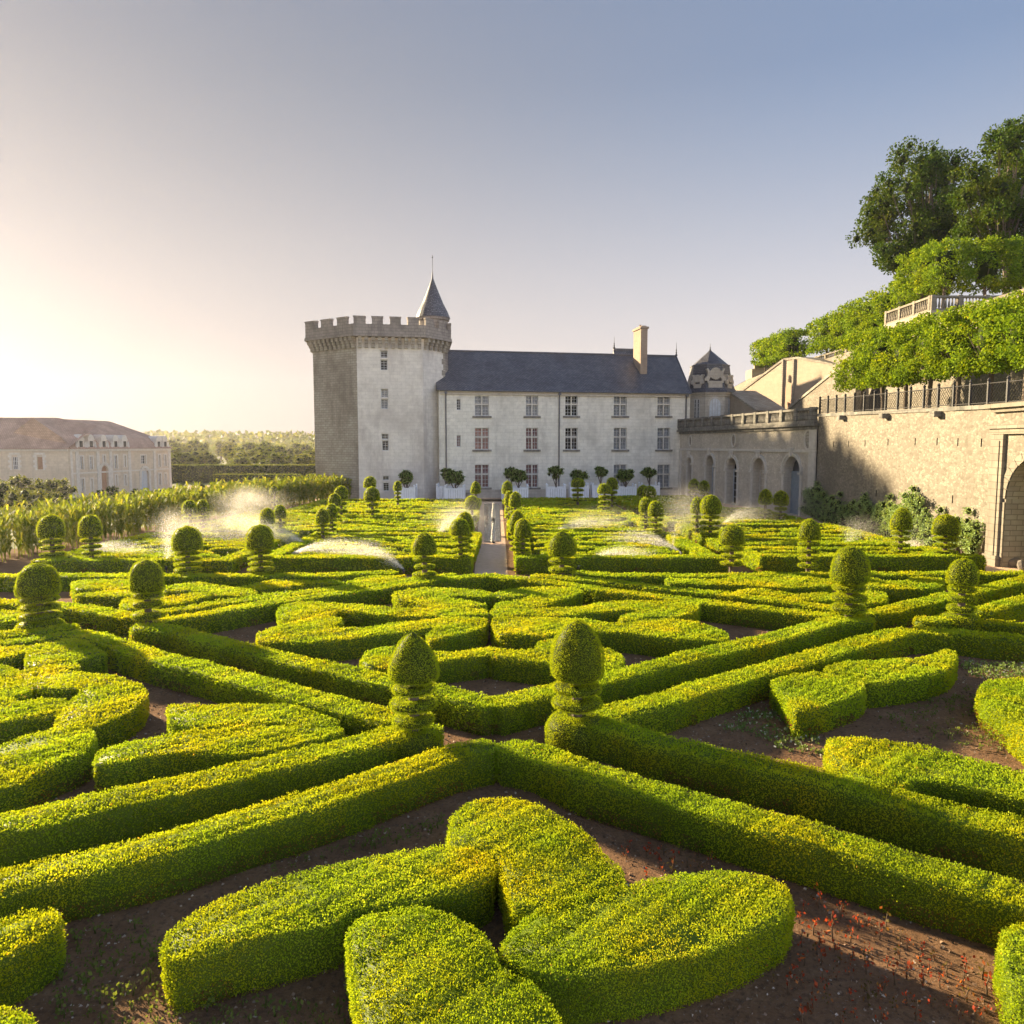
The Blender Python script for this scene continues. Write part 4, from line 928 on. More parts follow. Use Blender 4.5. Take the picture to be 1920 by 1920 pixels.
for k, wd, sc in ((6, 1.02, 1.0), (5, .62, .8), (7, .62, .8)):
    a = k * math.pi / 4; n_ = Vector((math.cos(a), math.sin(a))); t_ = Vector((-n_.y, n_.x)); ap = Rp * math.cos(math.pi / 8)
    def lift(mb):
        mb.v = [((n_ * (ap + y) + t_ * x).x, (n_ * (ap + y) + t_ * x).y, z) for x, y, z in mb.v]
    mb = MB(); h = (z_b - z_c) * (.86 if k == 6 else .62); zb0 = z_c + .25
    w2 = wd
    mb.box((-w2 * .78, -.9, zb0), (w2 * .78, .02, zb0 + h * .30)); mb.box((-w2 * .9, -.9, zb0 + h * .30), (w2 * .9, .08, zb0 + h * .38))
    # round carved panel between scrolls
    pts = [(w2 * .62 * math.cos(q_), zb0 + h * .68 + w2 * .62 * math.sin(q_)) for q_ in [2 * math.pi * i / 20 for i in range(20)]]
    i0 = len(mb.v); mb.v += [(x, .03, z) for x, z in pts] + [(x, -.9, z) for x, z in pts]
    mb.f.append(tuple(i0 + i for i in range(20))); mb.m.append(0)
    for i in range(20): mb.f.append((i0 + i, i0 + (i + 1) % 20, i0 + 20 + (i + 1) % 20, i0 + 20 + i)); mb.m.append(0)
    for i in range(20):
        q_ = 2 * math.pi * i / 20; mb.box((w2 * .6 * math.cos(q_) - .07, .0, zb0 + h * .68 + w2 * .6 * math.sin(q_) - .07), (w2 * .6 * math.cos(q_) + .07, .12, zb0 + h * .68 + w2 * .6 * math.sin(q_) + .07))
    for sgn in (-1, 1):
        for i in range(9):
            t = i / 8; rr = .10 + .12 * (1 - t); mb.box((sgn * w2 * (.95 - .25 * math.sin(t * 3)) - rr, -.5, zb0 + h * (.38 + .45 * t)), (sgn * w2 * (.95 - .25 * math.sin(t * 3)) + rr, .05 + .03 * math.sin(i * 2.1), zb0 + h * (.38 + .45 * t) + rr * 1.6))
    for i in range(14):
        q_ = RND.uniform(0, 6.28); r_ = RND.uniform(0, w2 * .4); s_ = RND.uniform(.05, .13)
        mb.box((r_ * math.cos(q_) - s_, .03, zb0 + h * .66 + r_ * math.sin(q_) - s_), (r_ * math.cos(q_) + s_, .03 + RND.uniform(.03, .12), zb0 + h * .66 + r_ * math.sin(q_) + s_))
    lift(mb); mb.build('dormer', M['ashlar'], pr_)
    mb = MB(); zf0 = zz(785); zf1 = zz(748)
    if k == 6:
        pts = arch(-wd * .62, zf0, wd * .62, zf1 + .1); mb.face([(x, .03, z) for x, z in pts]); lift(mb); g = mb.build('arched_window', M['blind'], pav)
        mb = MB()
        for x in (-wd * .62, -wd * .3, 0, wd * .3, wd * .62): mb.box((x - .04, .035, zf0), (x + .04, .08, zf1 - .5 if abs(x) > .5 else zf1))
        for i in range(1, 5): z_ = zf0 + (zf1 - zf0) * i / 5; mb.box((-wd * .6, .036, z_ - .02), (wd * .6, .075, z_ + .02))
        lift(mb); mb.build('glazing_bar', M['frame'], g)
        mb = MB()
        for i in range(11):
            q_ = math.pi * i / 10; x = wd * .72 * math.cos(q_); z_ = zf1 - wd * .62 + wd * .8 * math.sin(q_); mb.box((x - .12, .0, z_ - .1), (x + .12, .1, z_ + .12))
        lift(mb); mb.build('arch_moulding', M['trim'], g)
    else:
        mb.box((-wd * .5, -.2, zf0), (wd * .5, .02, zf1)); lift(mb); g = mb.build('window', M['dark'], pav)
        mb = MB()
        for x in (-wd * .5, -wd * .17, 0, wd * .17, wd * .5): mb.box((x - .035, .02, zf0), (x + .035, .06, zf1))
        for i in range(6): z_ = zf0 + (zf1 - zf0) * i / 5; mb.box((-wd * .5, .021, z_ - .02), (wd * .5, .055, z_ + .02))
        lift(mb); mb.build('glazing_bar', M['frame'], g)
# ------------------------------------------------------------------ gallery with arched doors, great wall, portal
GF, GL = px_frame(1274, 82.3, 1529, 56.0)
gal = empty('gallery', (GF.o[0], GF.o[1], 0), GF.a, label='low stone gallery with five arched doors joining the pavilion to the great wall', cat='gallery')
ZG = 7.12
doors = [(1288.5, 1296.5, 858, 927, 'pale'), (1323, 1338, 854, 931, 'pale'), (1362, 1381, 859, 944, 'pale'), (1410, 1433, 859, 952, 'none'), (1468, 1498, 856, 966, 'blue')]
hs = []; D = []
for a, b, t, q, kd in doors:
    x0, _ = GF.at(a, q); x1, _ = GF.at(b, q); zt = GF.at((a + b) / 2, t)[1]
    hs.append(arch(x0, .02, x1, zt)); D.append((x0, x1, zt, kd))
ov = []
for px_, py_, w_, h_ in ((1295, 827, 3, 9), (1376, 826, 4.2, 11), (1516, 824, 7, 17)):
    x, z = GF.at(px_, py_); r_ = GF.at(px_ + w_, py_)[0] - x; hz = GF.at(px_, py_ - h_)[1] - z; ov.append((x, z, min(r_, hz * .6), hz))
mb = MB(); mb.wall(rect(-.5, -.5, GL, ZG), hs, 0, .75, mr=1); mb.box((-.5, 4, -.5), (GL, 4.2, ZG)); mb.build('wall', [M['gallery'], M['ashlar']], gal)
for x, z, rx, rz_ in ov:
    mb = MB(); n = 20; o_ = oval(x, z, rx * 1.35, rz_ * 1.2, n); i_ = oval(x, z, rx, rz_, n)
    for k in range(n):
        k2 = (k + 1) % n
        mb.face([(o_[k][0], -.08, o_[k][1]), (o_[k2][0], -.08, o_[k2][1]), (i_[k2][0], -.08, i_[k2][1]), (i_[k][0], -.08, i_[k][1])])
        mb.face([(o_[k2][0], -.08, o_[k2][1]), (o_[k][0], -.08, o_[k][1]), (o_[k][0], 0, o_[k][1]), (o_[k2][0], 0, o_[k2][1])])
        mb.face([(i_[k][0], -.08, i_[k][1]), (i_[k2][0], -.08, i_[k2][1]), (i_[k2][0], 0, i_[k2][1]), (i_[k][0], 0, i_[k][1])])
    fr_ = mb.build('oval_recess', M['trim'], gal)
    mb = MB(); mb.face([(a, -.012, b) for a, b in i_]); mb.build('recess_back', M['oldstone'], fr_)
for x0, x1, zt, kd in D:
    r_ = (x1 - x0) / 2; xc = (x0 + x1) / 2; zs_ = zt - r_
    mb = MB(); n = 12
    for k in range(n):
        a0, a1 = math.pi * k / n, math.pi * (k + 1) / n
        for (ri, ro, yy) in ((r_ + .02, r_ + .16, -.10), (r_ + .163, r_ + .34, -.17)):
            p = [(xc + ri * math.cos(a0), zs_ + ri * math.sin(a0)), (xc + ro * math.cos(a0), zs_ + ro * math.sin(a0)), (xc + ro * math.cos(a1), zs_ + ro * math.sin(a1)), (xc + ri * math.cos(a1), zs_ + ri * math.sin(a1))]
            mb.face([(x, yy, z) for x, z in p[::-1]]); mb.face([(p[1][0], yy, p[1][1]), (p[1][0], 0, p[1][1]), (p[2][0], 0, p[2][1]), (p[2][0], yy, p[2][1])]); mb.face([(p[0][0], 0, p[0][1]), (p[0][0], yy, p[0][1]), (p[3][0], yy, p[3][1]), (p[3][0], 0, p[3][1])])
    for sg in (-1, 1):
        xa_ = xc + sg * (r_ + .02); xb_ = xc + sg * (r_ + .32)
        mb.box((min(xa_, xb_), -.09, 0), (max(xa_, xb_), -.003, zs_ - .18)); mb.box((min(xa_, xb_) - .06, -.24, zs_ - .18), (max(xa_, xb_) + .06, .02, zs_ - .02))
    mb.box((xc - .13, -.32, zs_ + r_ + .05), (xc + .13, -.02, zs_ + r_ + .62)); mb.box((xc - .2, -.38, zs_ + r_ + .5), (xc + .2, -.02, zs_ + r_ + .72))
    sur = mb.build('door_surround', M['trim'], gal)
    mb = MB(); yb = .62; dm = M['bluedoor'] if kd == 'blue' else M['paledoor'] if kd == 'pale' else M['trim']
    mb.box((x0 + .0, yb, 0), (x0 + .1, yb + .08, zs_)); mb.box((x1 - .1, yb, 0), (x1, yb + .08, zs_)); mb.box((xc - .06, yb, 0), (xc + .06, yb + .08, zs_))
    for k in range(6): z_ = zs_ * k / 5; mb.box((x0 + .1, yb + .01, z_ - .03), (x1 - .1, yb + .06, z_ + .03))
    if kd == 'blue': mb.box((x0 + .02, yb + .02, 0), (x1 - .02, yb + .05, zs_))
    dr = mb.build('door', dm, gal)
    mb = MB(); mb.face([(a, .73, b) for a, b in arch(x0 - .05, 0, x1 + .05, zt + .05)]); mb.build('pane', M['glass'] if kd != 'none' else M['gallery'], dr)
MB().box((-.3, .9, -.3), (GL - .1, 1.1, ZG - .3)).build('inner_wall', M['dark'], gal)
zs0 = GF.at(1526, 846)[1]
mb = MB(); mb.box((-.5, -.12, zs0 - .1), (GL + .02, -.003, zs0 + .12)); mb.build('string_course', M['trim'], gal)
mb = MB(); mb.box((-.5, -.16, ZG - .42), (GL + .1, -.003, ZG - .16)); mb.box((-.5, -.42, ZG - .16), (GL + .2, .3, ZG + .02)); mb.build('cornice', M['lichen'], gal)
mb = MB(); xp = GL - .95; mb.box((xp + .1, -.14, 0), (GL, -.006, zs0 - .12)); mb.box((xp + .1, -.14, zs0 + .14), (GL, -.006, ZG - .45)); mb.build('corner_pilaster', M['trim'], gal); mb = MB(); mb.box((-.2, -.12, 0), (.5, -.006, zs0 - .12)); mb.build('corner_pilaster', M['trim'], gal)
ZR = 8.32
bal = empty('balustrade', (GF.o[0], GF.o[1], ZG), GF.a, label='dark lichen-stained stone balustrade along the top of the gallery', cat='balustrade')
mb = MB(); mb.box((-.4, -.30, .03), (GL, .05, .25)); mb.box((-.4, -.30, ZR - ZG - .17), (GL, .05, ZR - ZG)); mb.build('rail', M['lichen'], bal)
nb_ = 12
for k in range(nb_ + 1):
    x = -.1 + (GL - .3) * k / nb_
    MB().box((x - .2, -.34, .25), (x + .2, .09, ZR - ZG + .04)).build('post', M['lichen'], bal)
    if k < nb_:
        x2 = -.1 + (GL - .3) * (k + 1) / nb_; mb = MB(); m_ = 8
        for j in range(m_):
            xx = x + .2 + (x2 - x - .4) * (j + .5) / m_; mb.lathe([(.05, .25), (.05, .32), (.10, .45), (.085, .6), (.045, .85), (.06, ZR - ZG - .17)], 6, (xx, -.12))
        mb.build('baluster_row', M['lichen'], bal)

WF, WL = px_frame(1531, 56.0, 1860, 35.4)
gw = empty('great_wall', (WF.o[0], WF.o[1], 0), WF.a, label='long high rubble retaining wall with putlog slots on the right', cat='wall')
zw0 = WF.at(1541, 781)[1]; zw1 = WF.at(1854, 768)[1]
slots = []
for px_, py_ in ((1563, 833), (1591, 832), (1622, 831), (1665, 829), (1716, 828), (1757, 828), (1796, 829), (1840, 830), (1643, 925), (1786, 936)):
    x, z = WF.at(px_, py_); slots.append(rect(x - .05, z - .2, x + .05, z + .2))
mb = MB(); mb.wall([(0, -.5), (WL, -.5), (WL, zw1), (0, zw0)], slots, 0, .4, mr=1, thick=None); mb.face([(0, 0, zw0), (WL, 0, zw1), (WL, 1.2, zw1), (0, 1.2, zw0)]); mb.build('wall', [M['rubble'], M['dark']], gw)
mb = MB(); mb.face([(0, -.12, zw0 + .02), (WL, -.12, zw1 + .02), (WL, -.12, zw1 + .22), (0, -.12, zw0 + .22)]); mb.face([(0, -.12, zw0 + .22), (WL, -.12, zw1 + .22), (WL, .8, zw1 + .22), (0, .8, zw0 + .22)]); mb.face([(0, .0, zw0 + .02), (WL, .0, zw1 + .02), (WL, -.12, zw1 + .02), (0, -.12, zw0 + .02)]); mb.build('coping', M['lichen'], gw)
for px_ in (1583, 1664, 1762):
    x, _ = WF.at(px_, 775); z = zw0 + (zw1 - zw0) * x / WL
    MB().box((x - .22, -.42, z - .28), (x + .22, -.003, z + .015)).build('corbel', M['lichen'], gw)
rail_ = empty('iron_railing', (WF.o[0], WF.o[1], zw0 + .22), WF.a, label='iron lattice railing with upright posts along the top of the great wall', cat='railing')
mb = MB(); tl = WL + 5.0; sl_ = (zw1 - zw0) / WL
for h in (.10, 1.02): mb.tube([(-.2, .1, h), (tl, .1, h + sl_ * tl)], .028, 5)
mb.build('rail', M['iron'], rail_)
npn = 18
for k in range(npn + 1):
    x = -.1 + tl * k / npn; z = sl_ * x
    mb = MB(); mb.box((x - .05, .04, z), (x + .05, .16, z + 1.12)); mb.lathe([(.05, z + 1.12), (.09, z + 1.2), (.02, z + 1.3)], 6, (x, .1)); mb.build('post', M['iron'], rail_)
    if k < npn:
        mb = MB(); x2 = x + tl / npn; w_ = x2 - x - .1; nd = 6
        for j in range(nd):
            for q_ in range(4):
                xa_ = x + .05 + w_ * j / nd; xb_ = xa_ + w_ / nd; za1 = z + .12 + .9 * q_ / 4; zb1 = za1 + .9 / 4
                mb.tube([(xa_, .1, za1), (xb_, .1, zb1)], .012, 3); mb.tube([(xa_, .1, zb1), (xb_, .1, za1)], .012, 3)
        mb.build('lattice_panel', M['iron'], rail_)

M['portal'] = stone('portal_stone', (.25, .22, .18), (.30, .265, .215), (.18, .16, .13), .7, .32, (.15, .13, .10), .6, .02)
# portal at the right edge
pX = 22.15; PFr = Frame(pX, 34.55, -math.pi / 2)
por = empty('stone_portal', (pX, 34.55, 0), -math.pi / 2, label='dressed stone portal with a deep round arch at the right edge of the wall', cat='portal')
zt_ = zw1 + .1
mb = MB(); mb.wall(rect(0, -.3, 7.2, zt_), [arch(1.15, -.28, 4.95, 5.0)], 0, 1.6, mr=1, thick=None); mb.face([(0, 0, -.3), (0, 0, zt_), (0, 1.6, zt_), (0, 1.6, -.3)]); mb.face([(7.2, 0, -.3), (7.2, 0, zt_), (7.2, 1.6, zt_), (7.2, 1.6, -.3)][::-1]); mb.build('wall', [M['rubble'], M['oldstone']], por)
MB().box((1.0, 1.6, -.3), (6, 1.8, 5.6)).build('niche_back', M['oldstone'], por)
mb = MB()
for x in (.10, 5.95): mb = MB(); mb.box((x, -.16, 0), (x + .85, -.003, 6.0)); mb.box((x - .06, -.24, 0), (x + .91, -.003, .5)); mb.box((x + .2, -.2, .5), (x + .65, -.163, 5.7)); mb.build('pilaster', M['portal'], por)
mb = MB(); mb.box((0, -.2, 6.003), (7.2, -.003, 6.25)); mb.box((0, -.32, 6.25), (7.2, -.003, 6.42)); mb.box((0, -.2, zt_ - .3), (7.2, -.003, zt_ - .12)); mb.box((-.1, -.42, zt_ - .12), (7.3, .4, zt_ + .08)); mb.build('entablature', M['portal'], por)
mb = MB()
for k in range(14):
    a0, a1 = math.pi * k / 14, math.pi * (k + .94) / 14; ri, ro = 1.9, 2.28; xc, zc_ = 3.05, 3.1
    p = [(xc + ri * math.cos(a0), zc_ + ri * math.sin(a0)), (xc + ro * math.cos(a0), zc_ + ro * math.sin(a0)), (xc + ro * math.cos(a1), zc_ + ro * math.sin(a1)), (xc + ri * math.cos(a1), zc_ + ri * math.sin(a1))]
    mb.face([(x, -.06, z) for x, z in p[::-1]]); mb.face([(p[1][0], -.06, p[1][1]), (p[1][0], 0, p[1][1]), (p[2][0], 0, p[2][1]), (p[2][0], -.06, p[2][1])])
for sg in (.965, 4.95): mb.box((sg, -.06, 0), (sg + .18, -.003, 2.95))
mb.build('arch_moulding', M['portal'], por)
for k in range(14):
    bm = bmesh.new(); bmesh.ops.create_icosphere(bm, subdivisions=2, radius=RND.uniform(.12, .3))
    for v_ in bm.verts: v_.co = v_.co * (1 + .28 * math.sin(v_.co.x * 9 + k) * math.cos(v_.co.y * 8 + v_.co.z * 7)); v_.co.z *= .7
    me = bpy.data.meshes.new('rock'); bm.to_mesh(me); bm.free(); me.materials.append(M['oldstone'])
    o = bpy.data.objects.new('rock', me); o.location = (22.15 + RND.uniform(-.5, 1.2), 34 - RND.uniform(0, 3.2), RND.uniform(.08, .3)); o.rotation_euler = (RND.uniform(0, 3), RND.uniform(0, 3), 0)
    put(o, label='pale broken rock in the heap at the foot of the portal arch', cat='rock', group='rocks heaped in the portal arch')

# ------------------------------------------------------------------ hillside: ramps, terraces, belvedere
def px_wall(name, F_, poly, mat, label, cat='wall', thick=1.6, niche=None, coping=None):
    c = [F_.at(x, y) for x, y in poly]
    t = empty(name, (F_.o[0], F_.o[1], min(z for _, z in c)), F_.a, label=label, cat=cat)
    zb = min(z for _, z in c); c = [(x, z - zb) for x, z in c]
    if area2(np.array(c)) < 0: c = c[::-1]
    mb = MB(); mb.wall(c, [], 0, .3, thick=thick); mb.build('wall', mat, t)
    if coping:
        pts = [F_.at(x, y) for x, y in coping]
        mb = MB()
        for (x0, z0), (x1, z1) in zip(pts[:-1], pts[1:]):
            z0 -= zb; z1 -= zb
            mb.face([(x0, -.1, z0), (x1, -.1, z1), (x1, -.1, z1 + .25), (x0, -.1, z0 + .25)]); mb.face([(x0, -.1, z0 + .25), (x1, -.1, z1 + .25), (x1, thick + .1, z1 + .25), (x0, thick + .1, z0 + .25)])
            mb.face([(x0, 0, z0), (x1, 0, z1), (x1, -.1, z1), (x0, -.1, z0)])
        mb.build('coping', M['oldstone'], t)
    return t, zb
TP = [(31, 28), (90, 28), (90, 160), (42, 160), (34.5, 112), (33, 98), (34.5, 84), (34, 74), (31, 62)]
sheet('upper_terrace_ground', TP, 15.0, M['hill'])
mb = MB(); mb.prism(TP, 7.0, 14.97, top=False)
o = mb.build('terrace_retaining_wall', M['rubble'], label='retaining wall of the upper terrace behind the pleached limes', cat='wall')
H1, _ = px_frame(1387, 94, 1576, 78)
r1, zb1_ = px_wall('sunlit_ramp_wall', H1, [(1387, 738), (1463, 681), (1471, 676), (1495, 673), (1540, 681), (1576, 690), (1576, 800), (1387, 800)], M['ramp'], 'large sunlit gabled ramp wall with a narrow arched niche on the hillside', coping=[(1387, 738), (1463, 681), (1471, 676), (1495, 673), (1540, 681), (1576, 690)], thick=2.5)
for px_ in (1470, 1490):
    x, zt1 = H1.at(px_, 674); _, zb2 = H1.at(px_, 790)
    MB().box((x - .12, -.22, zb2 - zb1_), (x + .12, -.003, zt1 - zb1_)).build('pilaster', M['oldstone'], r1)
x0, zt1 = H1.at(1473, 719); x1, zb2 = H1.at(1486, 763); mb = MB(); mb.face([(a, -.02, b - zb1_) for a, b in arch(x0, zb2, x1, zt1)]); nch = mb.build('niche', M['wood'], r1)
mb = MB(); xm = (x0 + x1) / 2; mb.lathe([(.14, zt1 - zb1_ + .1), (.2, zt1 - zb1_ + .4), (.05, zt1 - zb1_ + .9)], 6, (xm, -.1)); mb.build('niche_finial', M['oldstone'], nch)
H2, _ = px_frame(1366, 87, 1424, 80)
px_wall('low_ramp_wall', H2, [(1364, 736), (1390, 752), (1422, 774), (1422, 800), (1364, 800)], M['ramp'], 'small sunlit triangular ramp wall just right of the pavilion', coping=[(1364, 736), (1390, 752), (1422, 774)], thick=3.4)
H3, _ = px_frame(1482, 76, 1604, 64)
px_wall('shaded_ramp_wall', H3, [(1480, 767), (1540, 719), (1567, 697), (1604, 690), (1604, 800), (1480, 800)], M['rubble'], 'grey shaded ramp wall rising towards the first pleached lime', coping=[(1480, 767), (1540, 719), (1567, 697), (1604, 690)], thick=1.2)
H4, _ = px_frame(1410, 112, 1452, 112)
px_wall('parapet_block', H4, [(1410, 692), (1452, 690), (1452, 760), (1410, 760)], M['ramp'], 'small square parapet block at the top left of the sunlit ramp', thick=3)
def balustrade(a, b, z0, z1, n, label, mat, name='balustrade', m_=7):
    ang = math.atan2(b[1] - a[1], b[0] - a[0]); L = math.hypot(b[0] - a[0], b[1] - a[1])
    t = empty(name, (a[0], a[1], z0), ang, label=label, cat='balustrade'); h = z1 - z0
    mb = MB(); mb.box((0, -.15, 0), (L, .15, .16)); mb.box((0, -.17, h - .16), (L, .17, h)); mb.build('rail', mat, t)
    for k in range(n + 1):
        x = L * k / n; MB().box((x - .16, -.19, .003), (x + .16, .19, h + .05)).build('post', mat, t)
        if k < n:
            mb = MB()
            for j in range(m_):
                xx = x + .16 + (L / n - .32) * (j + .5) / m_; mb.lathe([(.05, .16), (.11, .35), (.09, .5), (.05, h * .7), (.07, h - .16)], 6, (xx, 0))
            mb.build('baluster_row', mat, t)
    return t
a_ = (H4.o[0], 112.0); bx = (1452 - 960) / FOC * 112
balustrade(a_, (bx, 112), H4.at(1410, 692)[1] + .01, H4.at(1410, 684)[1], 3, 'small balustrade on the parapet block under the farthest clipped limes', M['ramp'])
# belvedere
mb = MB(); mb.prism([(33, 60), (44, 60), (44, 67.5), (33, 67.5)], 12.5, 16.1); mb.build('belvedere', M['ramp'], label='square stone belvedere terrace standing out from the hillside', cat='terrace')
balustrade((33.2, 67.3), (33.2, 60.4), 16.1, 17.25, 3, 'sunlit stone balustrade on the left side of the belvedere', M['portal'])
balustrade((33.2, 60.2), (43.8, 60.2), 16.1, 17.25, 5, 'shaded stone balustrade on the front of the belvedere', M['portal'])
balustrade((36.6, 99), (36.6, 80), 15.0, 16.1, 7, 'thin balustrade on the upper terrace edge behind the nearest lime', M['portal'])

# ------------------------------------------------------------------ trees
def crown(name, clumps, lsize, mats, parent, per=1.0, lab=None, core=.5, spread=1.0, drop=0.0, box=None):
    """clumps: (centre, radius). Leaves fill lumpy shells round the clump centres; a few dark cores stop see-through"""
    Ps = []; Ns = []
    bv = []; bf = []
    for c, r in clumps:
        n = int(per * 16 * r * r / lsize ** 2 * .42)
        d = unit(RS.normal(0, 1, (n, 3))); rr = r * (RS.uniform(.35, 1.06, n) ** .55)
        p = np.array(c) + d * rr[:, None] * np.array((1, 1, .85)); Ps.append(p); Ns.append(d)
        if core:
            mb = MB(); mb.lathe([(.05, -r * core), (r * core * .8, -r * core * .5), (r * core, 0), (r * core * .7, r * core * .55), (.05, r * core)], 7, ph=RND.uniform(0, 1))
            i = len(bv); bv += [(c[0] + x, c[1] + y, c[2] + z) for x, y, z in mb.v]; bf += [tuple(i + k for k in f) for f in mb.f]
    if box:
        mb = MB(); a, b, z0, z1 = box; mb.lathe([(.1, z0 - .1), (.9, z0), (1.15, (z0 + z1) / 2), (.9, z1), (.1, z1 + .1)], 8, ph=.39, sx=a, sy=b)
        i = len(bv); bv += mb.v; bf += [tuple(i + k for k in f) for f in mb.f]
    P_ = np.concatenate(Ps); N_ = np.concatenate(Ns)
    V = leaf_arrays(P_, N_, np.full(len(P_), lsize), spread, .15, .7)
    tint = np.clip(RS.beta(2, 2, len(P_)) * .9 + .16 * fn(P_, 1.1, 4), 0, 1)
    if not bv: bv = [(0, 0, 0), (.01, 0, 0), (0, .01, 0)]; bf = [(0, 1, 2)]
    return build_leafy(name, bv, bf, V, tint, mats, parent, label=lab)
def pleached(x, y, zg, zb, zt, rx, ry, label, group, mat='lime', ls=.16, cat='tree', trunk_r=.14, name='clipped_tree', per=1.0):
    t = empty(name, (x, y, zg), label=label, cat=cat, group=group)
    cl = []; n = int(7 * rx * ry * (zt - zb) / .9 ** 3 * .85) + 20
    for k in range(n):
        # rounded box, lumpy surface
        u = [RND.uniform(-1, 1) for _ in range(3)]; ax = RND.randrange(3)
        if RND.random() < .85: u[ax] = RND.choice((-1, 1)) * RND.uniform(.75, 1.0)
        s_ = 1 - .04 * (u[0] ** 2 + u[1] ** 2 + u[2] ** 2 - 1)
        cl.append(((u[0] * rx * s_ * .88, u[1] * ry * s_ * .88, (zb + zt) / 2 - zg + u[2] * (zt - zb) / 2 * s_ * .88), RND.uniform(.32, .50)))
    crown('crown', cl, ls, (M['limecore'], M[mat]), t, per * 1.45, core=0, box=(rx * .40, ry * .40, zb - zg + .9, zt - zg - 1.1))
    mb = MB(); zc = (zb + zt) / 2 - zg; j = RND.uniform(-.1, .1)
    mb.tube([(0, 0, -.1), (j, 0, (zb - zg) * .5), (0, j, zb - zg + .3), (0, 0, zc)], [trunk_r * 1.25, trunk_r, trunk_r * .9, trunk_r * .5], 8)
    for k in range(6):
        a = k * 1.05 + RND.uniform(0, .5); mb.tube([(0, 0, zb - zg + .1 * k), (rx * .4 * math.cos(a), ry * .4 * math.sin(a), zb - zg + .7 + .15 * k), (rx * .75 * math.cos(a), ry * .75 * math.sin(a), zc + .3 * math.sin(k))], [.06, .045, .02], 5)
    mb.build('trunk', M['bark'], t); return t
names = ['dark nearest', 'second', 'third', 'fourth', 'fifth', 'sixth', 'seventh', 'eighth', 'ninth']
for i, px_ in enumerate((1611, 1647, 1691, 1736, 1788, 1848, 1913, 1990)):
    X = 25.6; d = X * FOC / (px_ - 960); top = 13.6 - .09 * i
    lab = ['pleached lime at the left end of the row above the great wall, greener and lower'] + ['pleached lime behind the railing, %s from the left in the row above the great wall' % w for w in ('second', 'third', 'fourth', 'fifth', 'sixth', 'seventh', 'eighth')]
    pleached(X, d, 7.25, 9.45 - .03 * i, top + RND.uniform(-.15, .25), 1.75, 1.65, lab[i], 'pleached limes above the great wall', ls=.15)
k = 0
for d in [110, 106.5, 103, 99.5]:
    k += 1; pleached(36.8, d, 15.0, 16.9, 20.6, 1.9, 1.9, 'clipped lime number %s from the left in the farthest group above the sunlit ramp' % ('one', 'two', 'three', 'four')[k - 1], 'clipped limes above the sunlit ramp', ls=.24, trunk_r=.12)
k = 0
for d in [89, 85.5, 82, 78.5, 75, 71.5]:
    k += 1; pleached(37.0, d, 15.0, 16.2, 20.2 + .12 * k, 2.0, 1.9, 'clipped lime number %s from the left in the long upper row left of the belvedere' % ('one', 'two', 'three', 'four', 'five', 'six')[k - 1], 'clipped limes in the long upper row', ls=.2)
for i, (x, y) in enumerate([(36.2, 67.3), (36.0, 63.6), (39.4, 63.6), (42.6, 64.0)]):
    pleached(x, y, 16.1, 18.2, 22.5, 1.95, 1.9, ['left rear', 'front left', 'front middle', 'front right'][i] + ' clipped lime of the block on the belvedere', 'block of clipped limes on the belvedere', ls=.17)
pleached(41.6, 57.0, 15.0, 15.6, 18.6, 1.7, 1.5, 'low dark clipped tree right of the belvedere balustrade', None, ls=.16)

def big_tree(base, tips, label, ls=.2, per=.8, r=(1.0, 1.7), mat='oak', group=None, trunk_r=.4, fork=.3, name='tree'):
    t = empty(name, base, label=label, cat='tree', group=group)
    mb = MB(); H = max(z for _, _, z in tips)
    lean = RND.uniform(-.5, .5); trunk = [Vector((0, 0, -.3)), Vector((lean * .3, 0, H * .18)), Vector((lean * .6, .1, H * .38)), Vector((lean, .2, H * .62)), Vector((lean, .1, H * .85))]
    mb.tube(trunk, [trunk_r * 1.3, trunk_r, trunk_r * .8, trunk_r * .5, trunk_r * .2], 9)
    cl = []
    for tx_, ty_, tz_ in tips:
        tp = Vector((tx_, ty_, tz_)); f = min(.9, max(fork, tz_ / H * .62)); k = f * 4; i0 = min(3, int(k)); st = trunk[i0].lerp(trunk[i0 + 1], k - i0)
        md = st.lerp(tp, .5) + Vector((RND.uniform(-.5, .5), RND.uniform(-.5, .5), -.08 * (tp - st).length)); L_s = (tp - st).length
        mb.tube([st, md, tp], [trunk_r * .32, trunk_r * .2, trunk_r * .06], 5)
        R_ = RND.uniform(*r); cl.append((tuple(tp), R_))
        for q_ in range(3):
            o_ = Vector((RND.uniform(-1, 1), RND.uniform(-1, 1), RND.uniform(-.7, .7))) * R_ * 1.15; cl.append((tuple(tp + o_), R_ * RND.uniform(.45, .75)))
    crown('crown', cl, ls, (M['limecore'], M[mat]), t, per * 1.35, core=.34, spread=1.1)
    mb.build('trunk', M['bark'], t); return t
def px_tips(base, blobs, d, n_each):
    out = []
    for (px_, py_, rx, ry, n) in blobs:
        for _ in range(n):
            a = RND.uniform(0, 6.28); r_ = math.sqrt(RND.random()); x = px_ + rx * r_ * math.cos(a); y = py_ + ry * r_ * math.sin(a)
            dd = d + RND.uniform(-4.5, 4.5); f = Frame(0, dd, 0); X, Z = f.at(x, y); out.append((X - base[0], dd - base[1], Z - base[2]))
    return out
b1 = (46.5, 86, 15.0)
